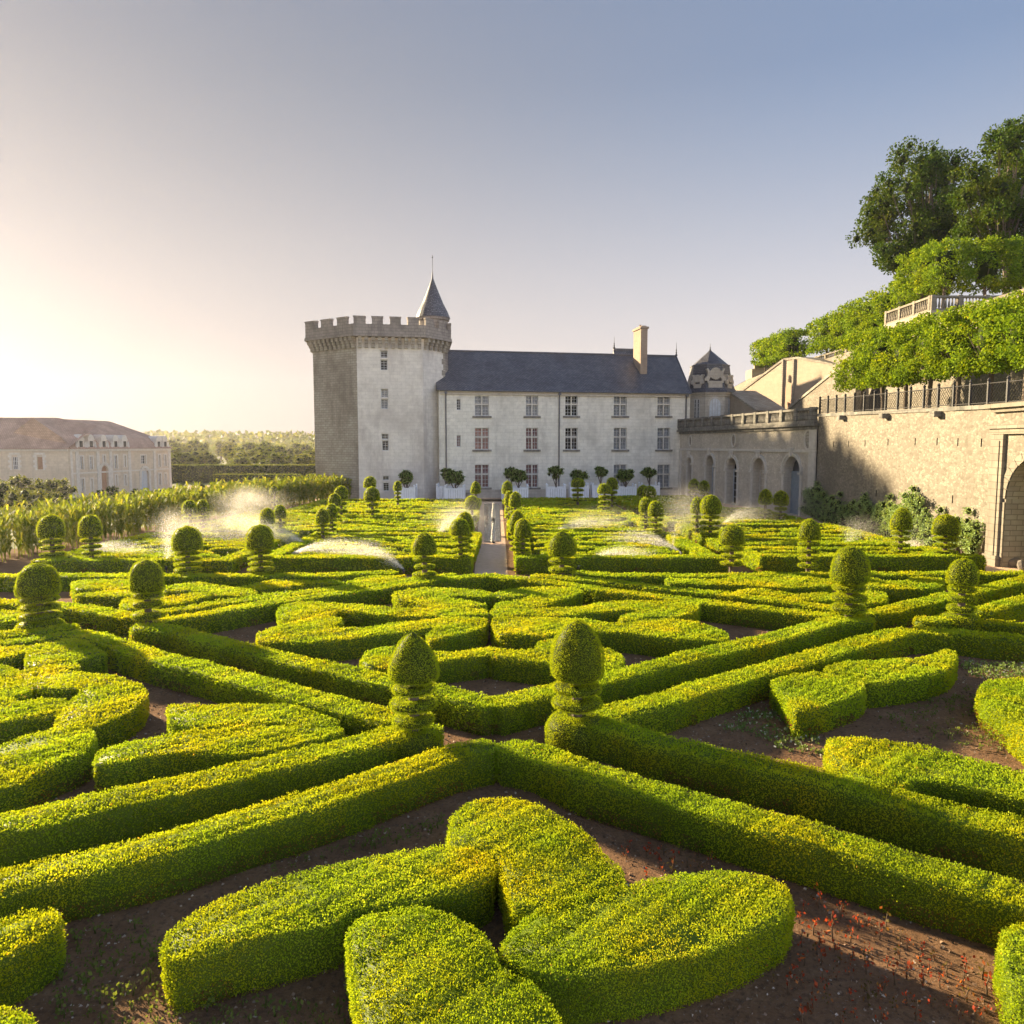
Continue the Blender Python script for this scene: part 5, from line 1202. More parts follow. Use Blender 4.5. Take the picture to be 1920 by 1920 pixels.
big_tree(b1, px_tips(b1, [(1715, 330, 62, 34, 13), (1770, 325, 38, 30, 8), (1690, 400, 56, 48, 16), (1765, 400, 42, 48, 14), (1680, 480, 38, 30, 9), (1645, 430, 16, 40, 5), (1730, 470, 50, 34, 11)], 86, 0), 'large dark loose-crowned tree on the hilltop, left of the tallest', ls=.26, r=(1.0, 1.7), per=.95)
b2 = (45.5, 70, 15.0)
big_tree(b2, px_tips(b2, [(1850, 350, 50, 45, 15), (1900, 285, 34, 42, 10), (1910, 380, 50, 50, 16), (1830, 425, 40, 25, 8), (1940, 250, 36, 34, 7), (1960, 420, 60, 90, 14), (1880, 450, 40, 20, 6)], 70, 0), 'tallest tree on the hilltop, cut by the right edge, with bare forked trunk', ls=.22, r=(.9, 1.5), per=.95, trunk_r=.35, fork=.42)
b3 = (53, 80, 15.0)
big_tree(b3, px_tips(b3, [(1900, 480, 40, 30, 4), (1940, 500, 30, 30, 3)], 80, 0), 'shorter background tree seen between the bare trunks at the right edge', ls=.24, r=(1.0, 1.5), per=.6)

# climbing shrubs on the great wall
iv = [(1518, 1556, 915, 'first, tallest leafy climber at the left end of the great wall'), (1556, 1600, 935, 'second climber on the great wall with a thin spike'), (1600, 1652, 938, 'third climber, broad, on the great wall'), (1652, 1706, 942, 'fourth climber behind the narrow dome topiary'), (1694, 1752, 928, 'fifth climber, tall mound between two topiaries'), (1750, 1806, 968, 'sixth climber low behind the wide dome'), (1800, 1852, 970, 'last climber beside the stone portal')]
for (xa_, xb_, yt, lab) in iv:
    s0, _ = WF.at(xa_, 960); s1, _ = WF.at(xb_, 960); mid = (s0 + s1) / 2; _, zt1 = WF.at((xa_ + xb_) / 2, yt); 
    t = empty('climbing_shrub', (WF.o[0] + WF.u[0] * mid, WF.o[1] + WF.u[1] * mid, 0), WF.a, label=lab, cat='shrub', group='climbing shrubs on the great wall')
    cl = []; w_ = (s1 - s0) / 2
    for _ in range(int(34 * w_ * zt1 / 2.5)):
        x = RND.uniform(-1.05, 1.05) * w_; z = RND.uniform(.1, 1) * zt1 * (1 - .22 * (x / w_) ** 2); cl.append(((x, -.32 - RND.uniform(0, .25), z), RND.uniform(.24, .42)))
    cl.append(((RND.uniform(-.4, .4) * w_, -.2, zt1 + .3), .3))
    crown('foliage', cl, .10, (M['limecore'], M['ivy']), t, 1.3, core=.5)
    mb = MB()
    for q_ in range(3): x = RND.uniform(-.5, .5) * w_; mb.tube([(x, -.2, 0), (x * 1.2, -.15, zt1 * .5), (x * 1.5, -.12, zt1 * .9)], [.05, .035, .01], 5)
    mb.build('stem', M['bark'], t)
# ------------------------------------------------------------------ tub trees before the house
def tub_tree(cx, ct, cb, cw, d, label, box_px=None, tub=True):
    X = (cx - 960) / FOC * d; f = Frame(X, d, 0); zt = f.at(cx, ct)[1]; zb = f.at(cx, cb)[1]; R = cw / 2 / FOC * d
    t = empty('tub_tree', (X, d, 0), label=label, cat='potted tree', group='round trees in white tubs before the house')
    cl = []
    zc = (zt + zb) / 2; h = (zt - zb) / 2
    for _ in range(34):
        v = Vector((RND.gauss(0, 1), RND.gauss(0, 1), RND.gauss(0, 1))).normalized() * RND.uniform(.5, .82); cl.append(((v.x * R, v.y * R, zc + v.z * h), R * .28))
    cl.append(((0, 0, zc), R * .6))
    crown('crown', cl, .13, (M['limecore'], M['bay']), t, 1.3, core=.6)
    mb = MB(); mb.tube([(0, 0, .8), (.05, 0, zb * .75), (0, 0, zb + .2)], [.1, .07, .06], 7)
    for k in range(5): a = k * 1.26; mb.tube([(0, 0, zb * .7), (R * .35 * math.cos(a), R * .35 * math.sin(a), zb + .1), (R * .6 * math.cos(a), R * .6 * math.sin(a), zb + h * .6)], [.05, .035, .015], 5)
    mb.build('trunk', M['bark'], t)
    if tub:
        w = .88; mb = MB()
        for sx in (-1, 1):
            for sy in (-1, 1): mb.box((sx * w - .09, sy * w - .09, 0), (sx * w + .09, sy * w + .09, 1.42)); mb.lathe([(.05, 1.42), (.11, 1.5), (.11, 1.58), (.03, 1.68)], 8, (sx * w, sy * w))
        for s_ in (-1, 1):
            y = s_ * w
            for q_ in range(7):
                x0 = -w + .09 + (2 * w - .18) * q_ / 7; x1 = x0 + (2 * w - .18) / 7 - .02
                mb.box((x0, y - .03, .18), (x1, y + .03, 1.22)); mb.box((y - .03, x0, .18), (y + .03, x1, 1.22))
            mb.box((-w + .09, y - .05, 1.22), (w - .09, y + .05, 1.34)); mb.box((y - .05, -w + .09, 1.22), (y + .05, w - .09, 1.34))
            mb.box((-w + .09, y - .05, .08), (w - .09, y + .05, .18)); mb.box((y - .05, -w + .09, .08), (y + .05, w - .09, .18))
        mb.build('tub', M['white'], t)
        MB().box((-w + .05, -w + .05, .2), (w - .05, w - .05, 1.1)).build('earth', M['dark'], t)
for a in [(762, 879, 911, 34, 74.0, 'round tree in a low white tub before the keep'),
          (837, 874, 900, 26, 76.0, 'rear one of the two overlapping trees at the first drainpipe'),
          (853, 880, 911, 41, 73.5, 'front, larger one of the two overlapping trees at the first drainpipe'),
          (958, 872, 900, 34, 76.5, 'rear one of the two overlapping trees right of the canal axis'),
          (972, 878, 905, 38, 74.0, 'front spreading one of the two overlapping trees right of the canal axis'),
          (1042, 872, 899, 33, 75.0, 'egg-shaped tree in the most visible white tub by the middle drainpipe'),
          (1085, 880, 903, 39, 77.0, 'wide tree behind a dome topiary, next right of the middle drainpipe'),
          (1126, 874, 895, 31, 78.0, 'small round tree with thin trunk under the middle of the facade'),
          (1173, 880, 903, 41, 75.5, 'widest tree with a forked trunk above a low white tub'),
          (1217, 876, 895, 33, 78.5, 'flat-topped tree nearest the right end of the facade')]: tub_tree(*a)
MB().box((-.8, -.45, 0), (.8, .45, .75)).build('planter', M['oldstone'])
o = bpy.data.objects['planter']; o.location = ((880 - 960) / FOC * 75, 75, 0); tag(o, 'low stone planter trough near the tub trees left of the canal', 'planter')

# ------------------------------------------------------------------ maize along the left edge
def maize(line, wd, per_m, label, hmin=1.7, hmax=2.4):
    V = []; T = []; L = np.array(line, float); n = 0
    seg = np.diff(L, axis=0); ln = np.linalg.norm(seg, axis=1)
    for i in range(len(seg)):
        for _ in range(int(ln[i] * per_m)):
            t = RND.random(); p = L[i] + seg[i] * t; nn = np.array((-seg[i][1], seg[i][0])) / ln[i]; p = p + nn * RND.uniform(-wd / 2, wd / 2)
            h = RND.uniform(hmin, hmax); d0 = math.hypot(*p); w = max(.035, .0011 * d0)
            V.append([(p[0] - w * .3, p[1], 0), (p[0] + w * .3, p[1], 0), (p[0] + w * .2, p[1], h), (p[0] - w * .2, p[1], h)]); T.append(.4)
            for q in range(13):
                a = RND.uniform(0, 6.28); z0 = h * (.12 + .8 * q / 12); l = RND.uniform(.3, .6); dx, dy = math.cos(a), math.sin(a)
                a_ = np.array((p[0], p[1], z0)); b_ = a_ + np.array((dx * l * .5, dy * l * .5, l * .75)); c_ = b_ + np.array((dx * l * .55, dy * l * .55, -l * RND.uniform(-.25, .5)))
                s_ = np.array((-dy, dx, 0)) * w; tt = RND.betavariate(2, 2)
                V.append([a_ - s_ * .5, a_ + s_ * .5, b_ + s_, b_ - s_]); V.append([b_ - s_, b_ + s_, c_ + s_ * .1, c_ - s_ * .1]); T += [tt, tt]
    V = np.array([[tuple(v) for v in q] for q in V]); c = V.reshape(-1, 3).mean(0); c[2] = 0
    o = build_leafy('maize', [(0, 0, 0), (.01, 0, 0), (0, .01, 0)], [(0, 1, 2)], V - c, np.array(T), (M['corn'], M['corn']), label=label, cat='maize', kind='stuff'); o.location = c
ml = [un(-60, 1062), un(40, 1045), un(130, 1030), un(250, 1003), un(400, 973), un(520, 952), un(650, 936)]
ml = [(x - .2, y) for x, y in ml]
maize(ml, 1.6, 13, 'tall sunlit maize fringe along the left side of the parterre')
ml2 = [(x - 1.5, y + .8) for x, y in ml]
maize(ml2, 1.4, 9, 'second, farther strip of tall maize behind the first along the left side', 2.0, 2.6)

# ------------------------------------------------------------------ stables on the lower ground at the left
SF, SL = px_frame(132, 106, 320, 129)
ZB = -2.0
st = empty('stable_block', (SF.o[0], SF.o[1], ZB), SF.a, label='pale two-storey stable block with dormers and a blue gate at far left', cat='building')
ZE = SF.at(132, 842)[1] - ZB
wn = [(150, 156, 856, 879), (168, 174, 856, 879), (193, 197, 854, 866), (214, 220, 854, 878), (232, 236, 854, 875), (264, 273, 854, 869), (297, 301, 853, 875), (308, 312, 853, 873),
      (152, 158, 898, 921), (170, 174, 898, 919), (216, 220, 891, 910), (233, 237, 891, 910), (297, 302, 888, 909), (309, 312, 888, 907)]
hs = []
for a, b, t, q in wn:
    x0, z1 = SF.at(a, t); x1, z0 = SF.at(b, q); hs.append(rect(x0, z0 - ZB, x1, z1 - ZB))
x0, z1 = SF.at(189, 873); x1, _ = SF.at(204, 915); da = arch(x0, .02, x1, z1 - ZB)
x0g, z1g = SF.at(264, 879); x1g, _ = SF.at(280, 915); ga = arch(x0g, .02, x1g, z1g - ZB)
mb = MB(); mb.wall(rect(0, -.3, SL, ZE), hs + [da, ga], 0, .4)
mb.face([(SL, 0, -.3), (SL, 11, -.3), (SL, 11, ZE), (SL, 0, ZE)]); mb.face([(0, 11, -.3), (0, 0, -.3), (0, 0, ZE), (0, 11, ZE)]); mb.face([(SL, 11, -.3), (0, 11, -.3), (0, 11, ZE), (SL, 11, ZE)])
mb.build('wall', M['farstone'], st)
for h in hs:
    mb = MB(); (a, b), (c_, d_) = h[0], h[2]; mb.box((a, .2, b), (c_, .26, d_)); w_ = mb.build('window', M['dark'], st)
    mb = MB(); xm = (a + c_) / 2
    for x in (a + .04, xm, c_ - .04): mb.box((x - .04, .14, b), (x + .04, .2, d_))
    for k in range(4): z = b + (d_ - b) * k / 3; mb.box((a, .15, z - .03), (c_, .195, z + .03))
    mb.build('glazing_bar', M['frame'], w_)
    mb = MB(); mb.box((a - .22, -.07, b - .1), (a - .003, -.003, d_ + .2)); mb.box((c_ + .003, -.07, b - .1), (c_ + .22, -.003, d_ + .2)); mb.box((a, -.075, d_ + .003), (c_, -.003, d_ + .2)); mb.build('surround', M['trim'], w_)
mb = MB(); mb.face([(x, .3, z) for x, z in da]); mb.build('door', M['wood'], st)
mb = MB(); mb.face([(x, .3, z) for x, z in ga]); mb.box(((x0g + x1g) / 2 - .05, .24, 0), ((x0g + x1g) / 2 + .05, .298, z1g - ZB - .3)); mb.build('gate', M['paledoor'], st)
for loop, xa_, xb_, zt1 in ((da, x0, x1, z1 - ZB), (ga, x0g, x1g, z1g - ZB)):
    mb = MB(); xc = (xa_ + xb_) / 2; r_ = (xb_ - xa_) / 2; zs_ = zt1 - r_
    for k in range(11): q_ = math.pi * k / 10; mb.box((xc + (r_ + .25) * math.cos(q_) - .22, -.12, zs_ + (r_ + .25) * math.sin(q_) - .2), (xc + (r_ + .25) * math.cos(q_) + .22, -.003 - .001 * (k % 3), zs_ + (r_ + .25) * math.sin(q_) + .22))
    mb.box((xa_ - .45, -.08, 0), (xa_ - .03, -.002, zs_)); mb.box((xb_ + .03, -.08, 0), (xb_ + .45, -.002, zs_)); mb.build('door_surround', M['trim'], st)
mb = MB(); mb.box((0, -.25, ZE - .35), (SL, -.003, ZE)); mb.box((0, -.1, ZE * .5 - .1), (SL, -.003, ZE * .5 + .12))
for px_ in (133, 145, 184, 208, 243, 290, 318): x, _ = SF.at(px_, 880); mb.box((x - .3, -.12, -.2), (x + .3, -.006, ZE - .35))
mb.build('cornice', M['trim'], st)
xr0_, zr0_ = SF.at(112, 787, 5.5); xr1_, zr1_ = SF.at(262, 791, 5.5); zr_ = (zr0_ + zr1_) / 2 - ZB; zk = SF.at(316, 822, 1.2)[1] - ZB
mb = MB(); e = .4
A = [(-.0, -e, ZE), (SL + e, -e, ZE), (SL + e, 11 + e, ZE), (0, 11 + e, ZE)]; B = [(0, 1.2, zk), (SL - 1.2, 1.2, zk), (SL - 1.2, 9.8, zk), (0, 9.8, zk)]; R0 = (0, 5.5, zr_); R1 = (SL - 7.5, 5.5, zr_)
mb.face([A[0], A[1], B[1], B[0]]); mb.face([A[1], A[2], B[2], B[1]]); mb.face([A[2], A[3], B[3], B[2]])
mb.face([B[0], B[1], R1, R0]); mb.face([B[1], B[2], R1]); mb.face([B[2], B[3], R0, R1]); mb.face([A[3], A[0], B[0], R0, B[3]])
rf = mb.build('roof', M['tile'], st)
for px_ in (151, 170, 194, 216, 233, 297, 309):
    x, _ = SF.at(px_, 835); w_ = .55; h = zk - ZE + .2
    mb = MB(); mb.box((x - w_, -.1, ZE + .02), (x + w_, 1.4, ZE + h * .66)); mb.box((x - w_ - .15, -.18, ZE + h * .66), (x + w_ + .15, 1.6, ZE + h * .74))
    pts = [(x + (w_ + .05) * math.cos(q_), ZE + h * .74 + (w_ + .15) * math.sin(q_)) for q_ in [math.pi * i / 8 for i in range(9)]]
    i0 = len(mb.v); mb.v += [(a, -.12, b) for a, b in pts] + [(a, 1.5, b) for a, b in pts]; mb.f.append(tuple(i0 + i for i in range(9))); mb.m.append(0)
    for i in range(8): mb.f.append((i0 + i, i0 + 9 + i, i0 + 10 + i, i0 + i + 1)); mb.m.append(0)
    for sg in (-1, 1): mb.lathe([(.16, ZE + .0), (.2, ZE + h * .2), (.1, ZE + h * .5), (.05, ZE + h * .6)], 6, (x + sg * (w_ + .3), -.05))
    dm = mb.build('dormer', M['trim'], rf)
    MB().box((x - w_ * .55, -.14, ZE + h * .12), (x + w_ * .55, -.103, ZE + h * .6)).build('dormer_window', M['dark'], dm)
# long lower wing
LF, LL = px_frame(-160, 104, 131, 105.5)
lw_ = empty('stable_wing', (LF.o[0], LF.o[1], ZB), LF.a, label='long low stable wing with a brown shuttered window at the left edge', cat='building')
ZL = LF.at(60, 842)[1] - ZB; hs = []
for a, b, t, q in ((22, 34, 857, 880), (69, 81, 857, 880), (-40, -28, 857, 880)):
    x0, z1 = LF.at(a, t); x1, z0 = LF.at(b, q); hs.append(rect(x0, z0 - ZB, x1, z1 - ZB))
mb = MB(); mb.wall(rect(0, -.3, LL - .05, ZL), hs, 0, .4); mb.face([(0, 9, -.3), (0, 0, -.3), (0, 0, ZL), (0, 9, ZL)]); mb.face([(LL - .05, 0, -.3), (LL - .05, 9, -.3), (LL - .05, 9, ZL), (LL - .05, 0, ZL)]); mb.build('wall', M['farstone'], lw_)
for i, h in enumerate(hs):
    (a, b), (c_, d_) = h[0], h[2]; mb = MB(); mb.box((a, .22, b), (c_, .27, d_)); w_ = mb.build('window', M['wood'] if i == 1 else M['dark'], lw_)
    mb = MB()
    if i != 1:
        for x in (a + .05, a + (c_ - a) / 3, a + (c_ - a) * 2 / 3, c_ - .05): mb.box((x - .04, .16, b), (x + .04, .22, d_))
        for k in range(4): z = b + (d_ - b) * k / 3; mb.box((a, .165, z - .03), (c_, .215, z + .03))
        mb.build('glazing_bar', M['frame'], w_); mb = MB()
    for sg, xx in ((-1, a), (1, c_)):
        for k in range(6):
            z = b - .1 + (d_ - b + .4) * k / 6; w2 = .5 if k % 2 else .3; x0 = xx if sg > 0 else xx - w2
            mb.box((x0 + .003, -.05, z), (x0 + w2 - .003, -.003, z + (d_ - b + .4) / 6 - .02))
    mb.box((a - .35, -.055, d_ + .32), (c_ + .35, -.003, d_ + .62)); mb.build('surround', M['trim'], w_)
mb = MB(); mb.box((0, -.15, ZL - .3), (LL - .05, -.003, ZL)); mb.build('cornice', M['trim'], lw_)
_, zq = LF.at(60, 783, 5.5); zq -= ZB; xq, _ = LF.at(107, 783, 5.5)
mb = MB(); mb.face([(0, -.4, ZL), (LL, -.4, ZL), (LL + 1.5, 5.5, ZL + (zq - ZL) * .75), (xq, 5.5, zq), (0, 5.5, zq)][:5]); mb.face([(LL, 11.4, ZL), (0, 11.4, ZL), (0, 5.5, zq), (xq, 5.5, zq)]); mb.face([(LL, -.4, ZL), (LL, 11.4, ZL), (xq, 5.5, zq)]); mb.face([(0, 11.4, ZL), (0, -.4, ZL), (0, 5.5, zq)])
rf2 = mb.build('roof', M['tile'], lw_)
xa_, zt1 = LF.at(48, 800, 3); xb_, zb2 = LF.at(63, 835, 3); mb = MB(); mb.box((xa_, 2.2, ZL + .3), (xb_, 3.6, zt1 - ZB)); mb.box((xa_ - .1, 2.1, zt1 - ZB), (xb_ + .1, 3.7, zt1 - ZB + .2)); mb.build('chimney', M['brick'], rf2)

# ------------------------------------------------------------------ hedges, bushes and woods beyond
def ghost_hedge(x0, y0, x1, y1, z0, H, w, label):
    n = 24; l = [(x0 + (x1 - x0) * k / n, y0 + (y1 - y0) * k / n) for k in range(n + 1)]
    hedge(band_poly(l, w, False), H, label, smin=.3, z0=z0, mats=(M['limecore'], M['far']), name='tall_hedge', dens=2.0)
ghost_hedge(-72, 151, -22, 151, -2, 3.5, 3, 'tall clipped hedge wall beyond the stables, left of the keep')
ghost_hedge(-56, 141, -40, 141, -2, 2.0, 2, 'lower clipped hedge end on the left in front of the tall hedge wall')
ghost_hedge(-38.5, 141, -22, 141, -2, 2.0, 2, 'lower clipped hedge beside the keep in front of the tall hedge wall')
def bush(px_, d, zt_px, w_px, label, group, zg=-2.0, mat='far', ls=None, name='bush', cat='bush', stem=.4):
    X = (px_ - 960) / FOC * d; f = Frame(X, d, 0); zt = f.at(px_, zt_px)[1]; R = w_px / 2 / FOC * d; ls = ls or .0028 * d
    t = empty(name, (X, d, zg), label=label, cat=cat, group=group); cl = []; h = zt - zg
    for _ in range(26):
        v = Vector((RND.gauss(0, 1), RND.gauss(0, 1), RND.gauss(0, 1))).normalized() * RND.uniform(.4, .85); cl.append(((v.x * R, v.y * R, h * (.56 + .44 * v.z * .9)), R * RND.uniform(.28, .42)))
    crown('crown', cl, ls, (M['limecore'], M[mat]), t, 1.0, core=.55)
    mb = MB(); mb.tube([(0, 0, 0), (.05, 0, h * .3), (0, .05, h * .6)], [.16, .12, .06], 6); mb.build('trunk', M['bark'], t)
for i, (px_, d, zt_px, w, lab) in enumerate([(-20, 74, 893, 90, 'brownish bushy tree at the left edge in front of the stable wing'), (28, 78, 885, 70, 'bushy tree before the left window of the stable wing'), (78, 80, 890, 64, 'bushy tree before the brown shutter'), (112, 84, 894, 50, 'bushy tree at the corner between stable wing and stable block'), (50, 66, 912, 90, 'low reddish bush in front of the bushy trees at far left'), (95, 70, 920, 60, 'low bush just above the maize at far left')]):
    bush(px_, d, zt_px, w, lab, 'bushy trees before the stable wing')
for px_, d, zt_px, w, lab in [(210, 98, 907, 24, 'round dark bush before the arched stable door'), (186, 98, 914, 18, 'small bush left of the arched stable door'), (252, 104, 917, 22, 'round low bush left of the blue gate'), (343, 116, 904, 18, 'round ball bush on the lawn, left one of two'), (380, 118, 906, 18, 'round ball bush on the lawn, right one of two')]:
    bush(px_, d, zt_px, w, lab, 'round bushes near the stables')
# woods: four crowns made once, copied
protos = []
for k in range(5):
    t = empty('wood_tree', (0, 0, -2)); cl = []; W_ = RND.uniform(2.6, 4.0); H_ = RND.uniform(8, 11)
    for _ in range(34):
        v = Vector((RND.gauss(0, 1), RND.gauss(0, 1), RND.gauss(0, 1))).normalized() * RND.uniform(.3, .95); cl.append(((v.x * W_, v.y * W_, H_ * (.58 + .42 * v.z)), RND.uniform(.8, 1.5)))
    c1 = crown('crown', cl, .42, (M['limecore'], M['far']), t, 1.2, core=.5)
    mb = MB(); mb.tube([(0, 0, 0), (.2, 0, H_ * .4), (0, 0, H_ * .75)], [.35, .25, .1], 6); c2 = mb.build('trunk', M['bark'], t); protos.append((t, c1, c2))
spots = []
for d, n, x0, x1 in ((170, 15, -84, -26), (200, 17, -100, -34), (240, 18, -130, -38), (290, 20, -180, -45), (360, 22, -240, -50)):
    for i in range(n): spots.append((x0 + (x1 - x0) * (i + RND.uniform(.1, .9)) / n, d + RND.uniform(-9, 9)))
used = [False] * 5
for i, (x, y) in enumerate(spots):
    k = i % 5; r_, c1, c2 = protos[k]
    if used[k]:
        r_ = r_.copy(); COL.objects.link(r_)
        for c_ in (c1, c2): c = c_.copy(); COL.objects.link(c); c.parent = r_
    used[k] = True
    s_ = RND.uniform(.8, 1.15) * (1 + (y - 170) * .0012); r_.location = (x, y, -2); r_.rotation_euler = (0, 0, RND.uniform(0, 6.28)); r_.scale = (s_, s_, s_ * (.62 if y < 220 else .8))
    tag(r_, 'broadleaf tree of the far wood between the stables and the keep', 'tree', 'trees of the far wood')
mb = MB(); n = 60
for i in range(n):
    x0 = -1500 + 3000 * i / n; x1 = -1500 + 3000 * (i + 1) / n; h = lambda x: 22 + 9 * math.sin(x * .004) + 4 * math.sin(x * .017 + 1)
    mb.face([(x0, 900, -2), (x1, 900, -2), (x1, 1100, h(x1)), (x0, 1100, h(x0))]); mb.face([(x0, 1100, h(x0)), (x1, 1100, h(x1)), (x1, 1500, -2), (x0, 1500, -2)])
M['farhill'] = flat('far_hill_wood', (.055, .075, .03), 1, scale=.02, var=.5); mb.build('hills', M['farhill'], kind='structure')
n = 42000; X = RS.uniform(-1, 1, n) * 1.0; dd = RS.uniform(420, 1100, n); xx = X * dd * .9 - .2 * dd; zz_ = -2 + np.where(dd > 900, (dd - 900) / 200 * 20, 0) + RS.uniform(.5, 8, n)
m_ = (xx > -dd * .75) & (xx < -dd * .2); Pq = np.column_stack([xx, dd, zz_])[m_]
V = leaf_arrays(Pq, np.tile((0, -.2, 1.), (len(Pq), 1)), .006 * Pq[:, 1], 1.2, .1, .9); c = np.array((-300., 700., 0.))
o = build_leafy('distant_wood', [(0, 0, 0), (.01, 0, 0), (0, .01, 0)], [(0, 1, 2)], V - c, RS.beta(2, 2, len(Pq)), (M['far'], M['far']), label='far-off wooded country along the horizon left of the keep', cat='wood', kind='stuff'); o.location = c

# ------------------------------------------------------------------ sprinklers and fountain jets: droplets thrown on real arcs
M['mist'] = bpy.data.materials.new('mist'); M['mist'].use_nodes = True
nt = M['mist'].node_tree; nt.nodes.remove(nt.nodes['Principled BSDF'])
pv = nt.nodes.new('ShaderNodeVolumePrincipled'); pv.inputs['Color'].default_value = (1.0, .96, .90, 1); pv.inputs['Anisotropy'].default_value = .55
tc = node(nt, 'ShaderNodeTexCoord'); ln = node(nt, 'ShaderNodeVectorMath', operation='LENGTH'); nt.links.new(tc.outputs['Object'], ln.inputs[0])
mr = node(nt, 'ShaderNodeMapRange', interpolation_type='SMOOTHSTEP'); nt.links.new(ln.outputs['Value'], mr.inputs[0]); mr.inputs[1].default_value = 1.0; mr.inputs[2].default_value = .1; mr.inputs[3].default_value = 0; mr.inputs[4].default_value = 1
nz = noise(nt, 1.6, 4, .6); nr = ramp(nt, nz, [(.35, (.05, .05, .05)), (.68, (1, 1, 1))])
mu = node(nt, 'ShaderNodeMath', operation='MULTIPLY'); nt.links.new(mr.outputs[0], mu.inputs[0]); nt.links.new(nr, mu.inputs[1])
mu2 = node(nt, 'ShaderNodeMath', operation='MULTIPLY'); nt.links.new(mu.outputs[0], mu2.inputs[0]); mu2.inputs[1].default_value = .10
nt.links.new(mu2.outputs[0], pv.inputs['Density']); nt.links.new(pv.outputs[0], nt.nodes['Material Output'].inputs['Volume'])
def puff(par, x, y, z, a, b, c, rz, ry):
    bm = bmesh.new(); bmesh.ops.create_icosphere(bm, subdivisions=2, radius=1.06); me = bpy.data.meshes.new('mist'); bm.to_mesh(me); bm.free(); me.materials.append(M['mist'])
    o = bpy.data.objects.new('mist', me); o.location = (x, y, z); o.scale = (a, b, c); o.rotation_euler = (0, ry, rz); put(o, par)
def sprinkler(nx, ny, tx, ty, n, label, spread=.10, v=9.0, el=28, drop=.0078, group='sprinklers watering the parterre', elsp=7, tmax=1.0, mist=.0, dz=.35, grow=1.0):
    """nozzle pixel, aim pixel where the spray comes down (both on the ground)"""
    a = np.array(un(nx, ny, dz)); b = np.array(un(tx, ty, dz)); L = np.linalg.norm(b - a); az = math.atan2(b[1] - a[1], b[0] - a[0])
    t = empty('sprinkler', (a[0], a[1], 0), label=label, cat='sprinkler', group=group)
    mb = MB(); mb.tube([(0, 0, 0), (0, 0, dz - .05)], .025, 6); mb.lathe([(.05, dz - .12), (.07, dz - .08), (.05, dz - .02), (.02, dz)], 8); mb.tube([(0, 0, dz - .05), (.12 * math.cos(az), .12 * math.sin(az), dz + .02)], .02, 6); mb.build('nozzle', M['iron'], t)
    e0 = math.radians(el); v0 = math.sqrt(L * 9.81 / math.sin(2 * e0)); T = 2 * v0 * math.sin(e0) / 9.81
    n = int(n * .62); u = RS.uniform(0, 1, n) ** .85
    e = e0 + np.radians(np.abs(RS.normal(0, elsp, n))) * -1; vv = v0 * (1 - RS.beta(1.1, 2.6, n) * .55); az_ = az + RS.normal(0, spread, n)
    tm = u * T * tmax
    drag = np.exp(-.10 * tm)
    x = vv * np.cos(e) * tm * drag; z = dz + vv * np.sin(e) * tm - 4.905 * tm ** 2
    sc = .02 + .10 * u ** 1.5 * L / 6 * grow
    P_ = np.column_stack([x * np.cos(az_), x * np.sin(az_), z]) + RS.normal(0, 1, (n, 3)) * sc[:, None]
    D_ = L * .88
    ca, sa = math.cos(az), math.sin(az); hh = dz + v0 ** 2 * math.sin(e0) ** 2 / 19.6
    puff(t, ca * D_ * .30, sa * D_ * .30, dz + hh * .42, D_ * .36, .30 + L * .05, .26 + hh * .10, az, -e0 * .8)
    puff(t, ca * D_ * .62, sa * D_ * .62, max(hh * .62, .5), D_ * .46, .5 + L * .11, hh * .45 + .1, az, .08)
    if mist:
        puff(t, ca * L * .55, sa * L * .55, .9 + mist * .5, L * .5 + mist * .7, L * .3 + .8, .9 + mist * .7, az, 0)
        k = int(n * mist * .25); q = np.column_stack([RS.normal(.45, .3, k) * L * math.cos(az), RS.normal(.45, .3, k) * L * math.sin(az), np.abs(RS.normal(.2, .9, k))]); q[:, :2] += RS.normal(0, L * .22, (k, 2)); P_ = np.concatenate([P_, q])
    P_ = P_[(P_[:, 2] > .05)]
    sz = drop * RS.uniform(.6, 1.4, len(P_)); V = leaf_arrays(P_, RS.normal(0, 1, (len(P_), 3)), sz * 2, 1.0, 0, 1.0)
    build_leafy('spray', [(0, 0, 0), (.001, 0, 0), (0, .001, 0)], [(0, 1, 2)], V, np.full(len(P_), .5), (M['spray'], M['spray']), t)
DN = 1.0
sprinkler(141, 1040, 330, 1046, 26000, 'sprinkler at far left throwing a faint arc to the right', spread=.10, el=30)
sprinkler(312, 1062, 345, 1020, 9000, 'sprinkler shooting a short bright plume up towards the wide dome', spread=.14, el=50, elsp=9, tmax=.6)
sprinkler(578, 1026, 330, 1000, 70000, 'brightest sprinkler throwing a wide white plume to the left', spread=.12, el=30, elsp=9, mist=.35)
sprinkler(544, 1040, 770, 1052, 36000, 'sprinkler with a small black head spraying right in front of the bright plume', spread=.12, el=30, elsp=8)
sprinkler(757, 1067, 600, 1040, 30000, 'sprinkler spraying left beside the dome at the cross path', spread=.12, el=32, elsp=10)
sprinkler(820, 1008, 905, 985, 26000, 'sprinkler misting the central path from its left side', spread=.22, el=42, mist=.8)
sprinkler(1032, 1002, 1200, 985, 34000, 'sprinkler fanning right across the sunlit beds right of the canal', spread=.16, el=25, mist=.2)
sprinkler(1084, 1062, 1262, 1046, 30000, 'sprinkler right of the wide spiky dome throwing a low arc right', spread=.12, el=30)
sprinkler(1278, 1037, 1110, 1012, 30000, 'sprinkler sending a thin line of water up to the left', spread=.08, el=30, elsp=9)
sprinkler(1261, 1022, 1306, 985, 16000, 'sprinkler with an upright misty plume left of the big gold-edged dome', spread=.25, el=50, mist=.5)
